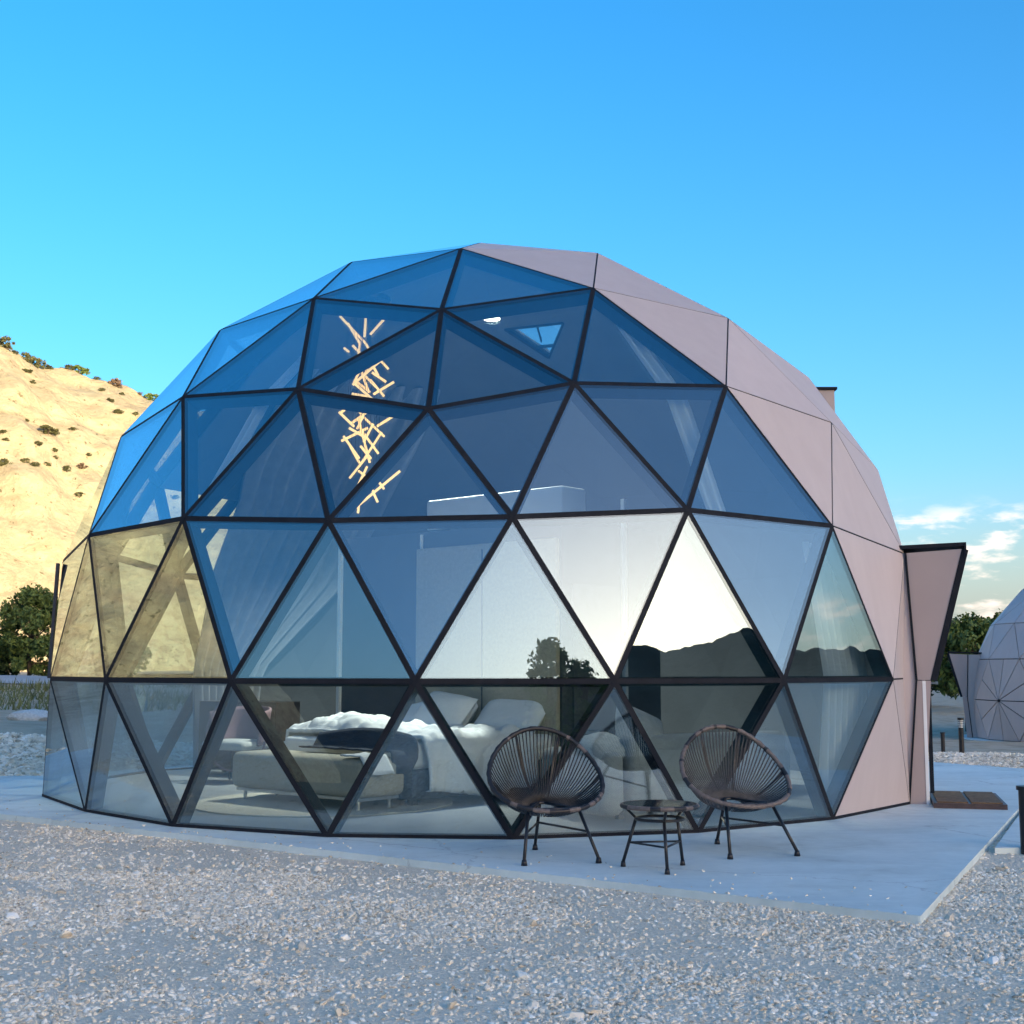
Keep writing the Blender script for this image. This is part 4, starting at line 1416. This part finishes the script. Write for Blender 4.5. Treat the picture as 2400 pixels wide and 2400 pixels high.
ttops = [Vector((-0.145, 0.04, 0.305)), Vector((0.01, -0.15, 0.305)), Vector((0.12, 0.09, 0.305))]
for f, t in zip(tfeet, ttops):
    mb = MB(); mb.tube([t, f + Vector((0, 0, 0.03))], 0.0105, 8); lg = mb.build('leg', M['black_metal'], tbl, True)
    mb = MB(); mb.tube([f + Vector((0, 0, 0.034)), f + Vector((0, 0, 0.001))], [0.013, 0.018], 10); mb.build('rubber_foot', M['black_metal'], lg, True)
    mb = MB(); mb.tube([t, Vector((t.x * 1.5, t.y * 1.5, 0.375))], 0.009, 6); mb.build('bracket', M['black_metal'], tbl, True)
tm = [t.lerp(f, 0.5) for f, t in zip(tfeet, ttops)]
for i, j in ((0, 1), (1, 2), (0, 2)):
    mb = MB(); mb.tube([tm[i], tm[j]], 0.0065, 6); mb.build('stretcher', M['black_metal'], tbl, True)

# wooden step with two mats in front of the porch door
step = empty('door_step', (4.21, 12.52, 0.0), R(-14.9))
tag(step, 'low brown wooden step outside the porch door of the big dome', 'step')
mb = MB(); mb.box((0, 0, 0.022), (0.62, 1.16, 0.044)); mb.build('frame', M['walnut'], step)
for s in (-1, 1):
    for k in range(6):
        mb = MB(); mb.box((s * 0.145, -0.46 + k * 0.184, 0.050), (0.262, 0.168, 0.012)); mb.build('plank', M['mat_brown'], step)

# ------------------------------------------------------------------ second dome, far right
D2C = Vector((16.85, 37.0, -0.70))
d2 = empty('geodesic_dome', (D2C.x, D2C.y, D2C.z))
tag(d2, 'smaller looking taupe panelled dome in the background on the right', 'dome')
d2_inv = Matrix.Translation(-D2C)
RAD = {0: (0, 4.55), 1: (1.44, 4.15 + 1.14), 2: (2.72, 4.62), 3: (3.71, 3.50), 4: (4.20, 2.42), 5: (4.39, 1.18), 6: (4.33, 0.0)}
STAR_AZ = math.atan2(13.0 - 16.85, -(35.9 - 37.0))            # azimuth of the wheel-like vertex seen from here


def d2v(k):
    r, a = k
    if r == 0: return Vector((D2C.x, D2C.y, D2C.z + 5.75 * 0.9))
    rr, z = RAD[r]
    rr *= 0.90; z *= 0.90
    az = STAR_AZ + R(a * 360 / 432)
    return Vector((D2C.x + rr * math.sin(az), D2C.y - rr * math.cos(az), D2C.z + z))


star = (5, 0)
c2 = D2C + Vector((0, 0, 1.14))
cam_p = Vector((0, 0, 1.24))
for t in TRI:
    a, b, c = (d2v(k) for k in t)
    a, b, c, nrm = tri_frame(a, b, c, c2)
    ks = [k for k in t]
    if star in ks:
        S = d2v(star)
        o_ = [d2v(k) for k in ks if k != star]
        m_ = (o_[0] + o_[1]) / 2
        parts_ = [(S, o_[0], m_), (S, m_, o_[1])]
    else:
        parts_ = [(a, b, c)]
    for p_ in parts_:
        o = slab_tri('clad_panel', *p_, c2, 0.013, -0.03, 0.0, M['clad'], None)
        o.parent = d2; o.matrix_parent_inverse = d2_inv
        o = slab_tri('backing_panel', *p_, c2, 0.0, -0.06, -0.034, M['frame'], None)
        o.parent = d2; o.matrix_parent_inverse = d2_inv
porch(d2, d2_inv, (D2C.x, D2C.y), STAR_AZ - R(36), 1.0, -0.40, zb=D2C.z)
mb = MB()
mb.prism([(D2C.x + 4.3 * math.cos(i * math.pi / 24), D2C.y + 4.3 * math.sin(i * math.pi / 24), D2C.z - 0.35) for i in range(48)], (0, 0, 0.345))
tag(mb.build('concrete_pad', M['concrete']), kind='structure')


# ------------------------------------------------------------------ bollards
def bollard(name, loc, h, r, label, lamp_head):
    o = empty(name, loc)
    tag(o, label, 'bollard', 'path bollards')
    mb = MB(); mb.tube([(0, 0, 0), (0, 0, h * (0.72 if lamp_head else 0.96))], r, 12); mb.build('post', M['black_metal'], o, True, 40)
    if lamp_head:
        mb = MB(); mb.tube([(0, 0, h * 0.72), (0, 0, h * 0.93)], r * 0.75, 12); mb.build('lens', M['white_trim'], o, True, 40)
        for k in range(3):
            mb = MB(); mb.tube([(0, 0, h * (0.76 + 0.06 * k)), (0, 0, h * (0.775 + 0.06 * k))], r * 1.15, 12); mb.build('louvre', M['black_metal'], o)
    mb = MB(); mb.tube([(0, 0, h * (0.93 if lamp_head else 0.94)), (0, 0, h)], r * 1.25, 12); mb.build('cap', M['black_metal'], o, True, 40)
    return o


bollard('bollard_light', (3.605, 9.45, -0.05), 0.47, 0.055, 'dark bollard light at the right edge beside the path', False)
bollard('bollard_light', (7.9, 23.6, ground_z(7.9, 23.6)), 0.62, 0.045, 'bollard light with a banded white head near the far dome', True)
bollard('bollard_light', (8.6, 26.8, ground_z(8.6, 26.8)), 0.42, 0.04, 'short plain dark bollard left of the far dome', False)


# ------------------------------------------------------------------ plants
def leaf_mesh(name, clumps, per, size, spread, mat, seed, flat=0.0):
    """clumps: (n,4) centres and radii; many small leaf quads gathered round them"""
    rg = np.random.default_rng(seed)
    cl = np.asarray(clumps, float)
    n = len(cl) * per
    idx = np.repeat(np.arange(len(cl)), per)
    d = rg.normal(size=(n, 3)); d /= np.linalg.norm(d, axis=1)[:, None]
    rad = cl[idx, 3] * rg.uniform(0.25, 1.0, n) ** 0.5
    c = cl[idx, :3] + d * rad[:, None] * spread
    u = rg.normal(size=(n, 3)); u /= np.linalg.norm(u, axis=1)[:, None]
    w = rg.normal(size=(n, 3)); w -= (w * u).sum(1)[:, None] * u; w /= np.linalg.norm(w, axis=1)[:, None]
    s = size * rg.uniform(0.6, 1.4, n)[:, None]
    v = np.stack([c - u * s, c + w * s * 0.5, c + u * s, c - w * s * 0.5], 1).reshape(-1, 3)
    me = bpy.data.meshes.new(name)
    me.vertices.add(len(v)); me.vertices.foreach_set('co', v.ravel())
    me.loops.add(len(v)); me.loops.foreach_set('vertex_index', np.arange(len(v), dtype=np.int32))
    me.polygons.add(n)
    me.polygons.foreach_set('loop_start', np.arange(0, len(v), 4, dtype=np.int32))
    me.polygons.foreach_set('loop_total', np.full(n, 4, dtype=np.int32))
    me.materials.append(mat)
    me.update(); me.validate()
    return me


def crown_clumps(h0, h1, rx, n, seed, taper=0.5):
    rg = np.random.default_rng(seed)
    out = []
    for _ in range(n):
        t = rg.uniform(0, 1)
        z = h0 + (h1 - h0) * t
        prof = math.sin(math.pi * min(1, max(0.04, (t * 0.86 + 0.14)))) ** taper
        a = rg.uniform(0, 2 * math.pi); q = math.sqrt(rg.uniform(0.05, 1.0))
        r = rx * prof * q
        out.append((r * math.cos(a), r * math.sin(a), z, rx * rg.uniform(0.12, 0.34)))
    return out


def make_tree(name, loc, h, rx, h0, label, mat, seed, n_clump=70, per=90, leaf=0.10, taper=0.5, group=None, cat='tree'):
    root = empty(name, loc)
    tag(root, label, cat, group)
    rnd = random.Random(seed)
    mb = MB()
    r0 = max(0.03, h * 0.02)
    lean = Vector((rnd.uniform(-0.05, 0.05), rnd.uniform(-0.05, 0.05), 0)) * h
    trunk = [Vector((0, 0, -0.15)), Vector((0, 0, h * 0.25)) + lean * 0.3, Vector((0, 0, h * 0.55)) + lean * 0.7, Vector((0, 0, h * 0.85)) + lean]
    mb.tube(trunk, [r0 * 1.3, r0, r0 * 0.6, r0 * 0.2], 8)
    cl = crown_clumps(h0, h * 0.95, rx, n_clump, seed, taper)
    for k in range(0, len(cl), max(1, len(cl) // 14)):
        c = Vector(cl[k][:3])
        s = Vector((0, 0, max(h * 0.15, c.z * 0.6))) + lean * 0.4
        mb.tube([s, s.lerp(c, 0.5) + Vector((0, 0, 0.05 * h)), c], [r0 * 0.45, r0 * 0.28, r0 * 0.1], 5)
    mb.build('trunk', M['bark'], root, True)
    link_mesh('crown', leaf_mesh('crown', cl, per, leaf, 1.0, mat, seed), root)
    return root


# bush on the far side of the road, left edge
bz = ground_z(-14.9, 41.0)
make_tree('bush', (-14.75, 40.8, bz), 2.75, 1.15, 0.25, 'dense green bush beyond the road, left of the big dome', M['leaf'], 21, 90, 90, 0.075, 0.42, 'roadside bushes', 'bush')
make_tree('bush', (-16.0, 41.5, bz), 1.5, 0.9, 0.2, 'low green bush at the left picture edge beside the taller bush', M['leaf_dark'], 22, 50, 80, 0.07, 0.42, 'roadside bushes', 'bush')
make_tree('bush', (-12.2, 41.4, bz), 1.6, 0.9, 0.2, 'green bush seen through the left side of the glass dome', M['leaf'], 25, 50, 80, 0.07, 0.42, 'roadside bushes', 'bush')
# trees behind the far dome
make_tree('broadleaf_tree', (19.6, 57.0, ground_z(19.6, 57)), 4.0, 1.7, 1.0, 'leafy green tree just right of the porch, left of the far tree pair', M['leaf'], 31, 80, 90, 0.12, 0.5, 'trees behind the far dome')
make_tree('broadleaf_tree', (22.3, 60.0, ground_z(22.3, 60)), 4.3, 1.7, 1.2, 'leafy green tree rising behind the shoulder of the far dome', M['leaf'], 32, 80, 90, 0.12, 0.5, 'trees behind the far dome')
make_tree('broadleaf_tree', (20.6, 66.0, ground_z(20.6, 66)), 3.6, 1.9, 0.8, 'low dark tree filling the gap beside the far porch', M['leaf_dark'], 33, 70, 80, 0.12, 0.5, 'trees behind the far dome')
# tall trees behind the photographer, mirrored in the glass
make_tree('conifer_tree', (12.2, -48.8, -0.1), 13.9, 1.9, 2.0, 'tall tree reflected in the middle pane above the patio chairs', M['leaf'], 41, 90, 55, 0.17, 0.62, 'trees behind the photographer')
make_tree('conifer_tree', (14.3, -51.0, -0.1), 13.4, 1.7, 2.0, 'slightly shorter tree reflected beside the tall one in the glass', M['leaf'], 42, 90, 55, 0.17, 0.62, 'trees behind the photographer')

# shrubs on the cliff: dropped onto the rock along lines of sight from the terrain
from mathutils.bvhtree import BVHTree
bvh = BVHTree.FromPolygons([tuple(p) for p in cv], [f[::-1] for f in cf])
pitch = 0.1170
FW = Vector((0, math.cos(pitch), math.sin(pitch))); UPV = Vector((0, -math.sin(pitch), math.cos(pitch)))


def cliff_hit(u, v):
    d = Vector(((u - 966) / 2500, 0, 0)) + FW - UPV * ((v - 966) / 2500)
    return bvh.ray_cast(cam_p, d.normalized(), 400)[0]


def skyline(u):
    lo = None
    for v in range(500, 1000, 4):
        h = cliff_hit(u, v)
        if h is not None: return h, v
    return None, None


shrub_variants = {}


def shrub(loc, r, mat_key, label, group, seed, name='desert_shrub'):
    root = empty(name, loc, seed * 1.7)
    tag(root, label, 'shrub', group)
    key = (mat_key, seed % 3)
    if key not in shrub_variants:
        cl = [(x, y, z * 0.8, q) for x, y, z, q in crown_clumps(0.15, 1.3, 0.85, 26, 60 + seed % 3, 0.45)]
        mb = MB()
        rr = random.Random(seed)
        for k in range(5):
            c = Vector(cl[k * 4][:3])
            mb.tube([(0, 0, -0.3), c * 0.5, c], [0.06, 0.04, 0.015], 5)
        st = mb.build('stem', M['bark'], None)
        sm = st.data
        bpy.data.objects.remove(st)
        shrub_variants[key] = (leaf_mesh('foliage', cl, 34, 0.11, 1.0, M[mat_key], 80 + seed), sm)
    lm, sm = shrub_variants[key]
    link_mesh('foliage', lm, root)
    link_mesh('stem', sm, root)
    rv = random.Random(seed * 13 + 1)
    root.scale = (r * rv.uniform(0.85, 1.5), r * rv.uniform(0.85, 1.2), r * rv.uniform(0.6, 1.0))
    return root


SKY_SHRUBS = [(8, 1.25, 'leaf_dry', 'round olive shrub on the cliff top at the left picture edge'), (48, 1.0, 'leaf_dry', 'first shrub of the row along the cliff top, next to the left edge'),
              (68, 0.95, 'leaf_dry', 'second shrub of the row along the cliff top'), (90, 0.8, 'leaf_dry', 'third, lower shrub of the row along the cliff top'),
              (128, 0.7, 'leaf_dry', 'low shrub on the descending cliff top, left of the taller green one'), (150, 1.25, 'leaf', 'tallest green shrub midway along the cliff top'),
              (182, 0.6, 'leaf_dry', 'small shrub on the cliff top, left of the rust-coloured one'), (217, 1.0, 'leaf_rust', 'rust-coloured round shrub on the cliff top'),
              (288, 0.95, 'leaf', 'lone green shrub on the cliff top closest to the dome'), (262, 0.5, 'leaf_rust', 'tiny rusty shrub on the cliff top near the dome')]
for k, (u, r, mk, lab) in enumerate(SKY_SHRUBS):
    h, v = skyline(u)
    if h is None: continue
    shrub(h - Vector((0, 0, 0.15)), r, mk, lab, 'shrubs along the cliff top', k)
FACE = [q for q in [(90, 818, 1.05), (137, 811, .5), (70, 838, .5), (52, 702, .6), (86, 681, .45), (63, 723, .4), (125, 889, .65), (154, 883, .7), (9, 877, .6), (48, 873, .5), (67, 879, .45), (88, 877, .5),
        (150, 935, .4), (49, 956, .25), (104, 864, .4), (102, 850, .35), (27, 666, .4), (50, 794, .35), (221, 779, .55), (208, 758, .5), (192, 737, .4), (12, 830, .35), (6, 816, .4), (120, 702, .25),
        (113, 758, .2), (122, 765, .22), (156, 763, .2), (167, 859, .4), (258, 782, .35), (176, 845, .2), (30, 905, .3), (58, 905, .25), (110, 920, .25), (140, 955, .2), (20, 940, .25), (75, 985, .25),
        (100, 1000, .2), (30, 1010, .3), (60, 760, .2), (20, 745, .2), (200, 800, .2), (180, 790, .2), (230, 745, .35), (245, 760, .3), (380, 820, .5), (390, 880, .4), (300, 900, .5), (330, 940, .4),
        (372, 790, .5), (310, 850, .3)] if q[2] >= 0.35]
for k, (u, v, r) in enumerate(FACE):
    h = cliff_hit(u, v)
    if h is None: continue
    if k == 0:
        lab, grp = 'largest dark shrub growing alone on the bare cliff face', None
    elif k == 7:
        lab, grp = 'reddish dry shrub on the lower cliff face beside the dome', None
    else:
        lab, grp = 'small dark shrub dotting the sunlit cliff face', 'shrubs on the cliff face'
    shrub(h - Vector((0, 0, 0.1)), r * 1.05, 'leaf_rust' if k == 7 else 'leaf_dry', lab, grp, k + 20)

# boulders and a pale rock on the bank at the left
def rock_mesh(name, seed, mat, sub=2, rough=0.3):
    bm = bmesh.new()
    bmesh.ops.create_icosphere(bm, subdivisions=sub, radius=1.0)
    for v in bm.verts:
        n = noise.noise(v.co * 1.1 + Vector((seed * 3.3, 0, 0))) * rough + noise.noise(v.co * 2.7 + Vector((0, seed * 5.1, 0))) * rough * 0.5
        v.co *= 1 + n
        v.co.z *= 0.62
    me = bpy.data.meshes.new(name)
    bm.to_mesh(me); bm.free()
    me.materials.append(mat)
    return me


ROCKS = [(-8.35, 23.4, 0.30, 'pale flat rock lying on the dirt bank left of the dome'), (-9.6, 22.4, 0.16, 'smaller brownish rock on the dirt bank, left of the pale rock'),
         (-7.35, 18.3, 0.13, 'grey stone at the edge of the gravel behind the slab, left')]
for k, (x, y, s, lab) in enumerate(ROCKS):
    o = link_mesh('rock', rock_mesh('rock', k + 3, M['stone']))
    o.location = (x, y, ground_z(x, y) + s * 0.25)
    o.scale = (s * 1.3, s, s * 0.8)
    tag(o, lab, 'rock')

# grass on the bank in front of the road
rg = np.random.default_rng(5)
gv_, gf_ = [], []
for k in range(9000):
    x = rg.uniform(-17, -4.5); y = rg.uniform(26.5, 33.8)
    if noise.noise(Vector((x * 0.5, y * 0.5, 9.0))) + 0.30 < rg.uniform(0, 0.7): continue
    z = ground_z(x, y) - 0.02
    a = rg.uniform(0, 2 * math.pi); h = rg.uniform(0.10, 0.32); w_ = rg.uniform(0.012, 0.03)
    lx, ly = rg.normal() * 0.09, rg.normal() * 0.09
    b = len(gv_)
    gv_ += [(x - w_ * math.cos(a), y - w_ * math.sin(a), z), (x + w_ * math.cos(a), y + w_ * math.sin(a), z), (x + lx, y + ly, z + h)]
    gf_.append((b, b + 1, b + 2))
me = bpy.data.meshes.new('grass')
me.from_pydata(gv_, [], gf_)
me.materials.append(M['grass'])
tag(link_mesh('grass', me), 'thin green grass on the bank below the road', 'grass', kind='stuff')

# ------------------------------------------------------------------ gravel: loose crushed stone scattered over the ground
peb_col = bpy.data.collections.new('pebble_shapes')           # source shapes only, not linked to the scene
for k in range(8):
    me = rock_mesh('pebble', k + 11, M['pebble'], 1, 0.55)
    peb_col.objects.link(bpy.data.objects.new('pebble_shape_%02d' % k, me))


def scatter(n, x0, x1, y0, y1, smin, smax, seed, keep=None):
    rg = np.random.default_rng(seed)
    pts = []
    xs = rg.uniform(x0, x1, n); ys = rg.uniform(y0, y1, n)
    sz = smin * (smax / smin) ** (rg.uniform(0, 1, n) ** 2.0)
    for x, y, s in zip(xs, ys, sz):
        if abs(x) > 0.41 * y + 1.0: continue
        if inside_poly(x, y, SLAB): continue
        if x > 3.0 and inside_poly(x, y, [(3.37, 9.46), (5.6, 9.50), (8.3, 16.5), (6.60, 16.34), (4.885, 12.74)]): continue
        c = noise.noise(Vector((x * 0.9, y * 0.9, 4.0))) + 0.55 * noise.noise(Vector((x * 3.1, y * 3.1, 8.0)))
        if c < -0.10 and rg.uniform() < 0.72: continue
        if keep and not keep(x, y): continue
        pts.append((x, y, ground_z(x, y) + s * rg.uniform(-0.05, 0.35), s))
    return pts


P = scatter(210000, -4.6, 5.2, 4.6, 8.6, 0.0028, 0.0145, 1)
P += scatter(90000, -6.0, 4.8, 8.0, 14.0, 0.0036, 0.017, 2, lambda x, y: not (x > 3.3 and y < 9.2))
P += scatter(36000, -9.5, -4.2, 13.8, 20.5, 0.010, 0.055, 3)
P += scatter(30000, 4.5, 11.5, 15.5, 24.0, 0.008, 0.034, 4)
P += scatter(420, -4.4, 5.0, 4.6, 9.5, 0.016, 0.038, 5)
# a few stones kicked onto the slab
rs = random.Random(4)
for _ in range(260):
    t = rs.random(); e = rs.random() ** 3 * 0.9
    x = -8.0 + (2.06 + 8.0) * t; y = 14.2 + (6.87 - 14.2) * t
    x += 0.586 * e; y += 0.81 * e
    if abs(x) < 0.41 * y + 0.5 and inside_poly(x, y, SLAB):
        s_ = rs.uniform(0.004, 0.011); P.append((x, y, s_ * 0.4, s_))
PA = np.array(P)
rg = np.random.default_rng(9)
n = len(PA)
me = bpy.data.meshes.new('gravel')
me.vertices.add(n)
me.vertices.foreach_set('co', np.ascontiguousarray(PA[:, :3]).ravel())
at = me.attributes.new('peb_rot', 'FLOAT_VECTOR', 'POINT'); at.data.foreach_set('vector', np.stack([rg.normal(0, 0.35, n), rg.normal(0, 0.35, n), rg.uniform(0, 6.283, n)], 1).ravel())
sc = PA[:, 3][:, None] * np.stack([rg.uniform(0.8, 1.5, n), rg.uniform(0.7, 1.2, n), rg.uniform(0.6, 1.1, n)], 1)
at = me.attributes.new('peb_scale', 'FLOAT_VECTOR', 'POINT'); at.data.foreach_set('vector', sc.ravel())
at = me.attributes.new('peb_idx', 'INT', 'POINT'); at.data.foreach_set('value', rg.integers(0, 8, n).astype(np.int32))
gravel = link_mesh('gravel', me)
tag(gravel, 'loose pale crushed stone covering the ground around the slab', 'gravel', kind='stuff')
ng = bpy.data.node_groups.new('gravel_scatter', 'GeometryNodeTree')
ng.interface.new_socket('Geometry', in_out='INPUT', socket_type='NodeSocketGeometry')
ng.interface.new_socket('Geometry', in_out='OUTPUT', socket_type='NodeSocketGeometry')
gi = ng.nodes.new('NodeGroupInput'); go = ng.nodes.new('NodeGroupOutput')
ip = ng.nodes.new('GeometryNodeInstanceOnPoints')
ci = ng.nodes.new('GeometryNodeCollectionInfo')
ci.inputs['Collection'].default_value = peb_col
ci.inputs['Separate Children'].default_value = True
ci.inputs['Reset Children'].default_value = True


def named(nm, ty):
    nd = ng.nodes.new('GeometryNodeInputNamedAttribute')
    nd.data_type = ty
    nd.inputs['Name'].default_value = nm
    return nd.outputs['Attribute']


e2r = ng.nodes.new('FunctionNodeEulerToRotation')
ng.links.new(named('peb_rot', 'FLOAT_VECTOR'), e2r.inputs[0])
ng.links.new(gi.outputs[0], ip.inputs['Points'])
ng.links.new(ci.outputs[0], ip.inputs['Instance'])
ip.inputs['Pick Instance'].default_value = True
ng.links.new(named('peb_idx', 'INT'), ip.inputs['Instance Index'])
ng.links.new(e2r.outputs[0], ip.inputs['Rotation'])
ng.links.new(named('peb_scale', 'FLOAT_VECTOR'), ip.inputs['Scale'])
ng.links.new(ip.outputs[0], go.inputs[0])
md = gravel.modifiers.new('scatter', 'NODES')
md.node_group = ng
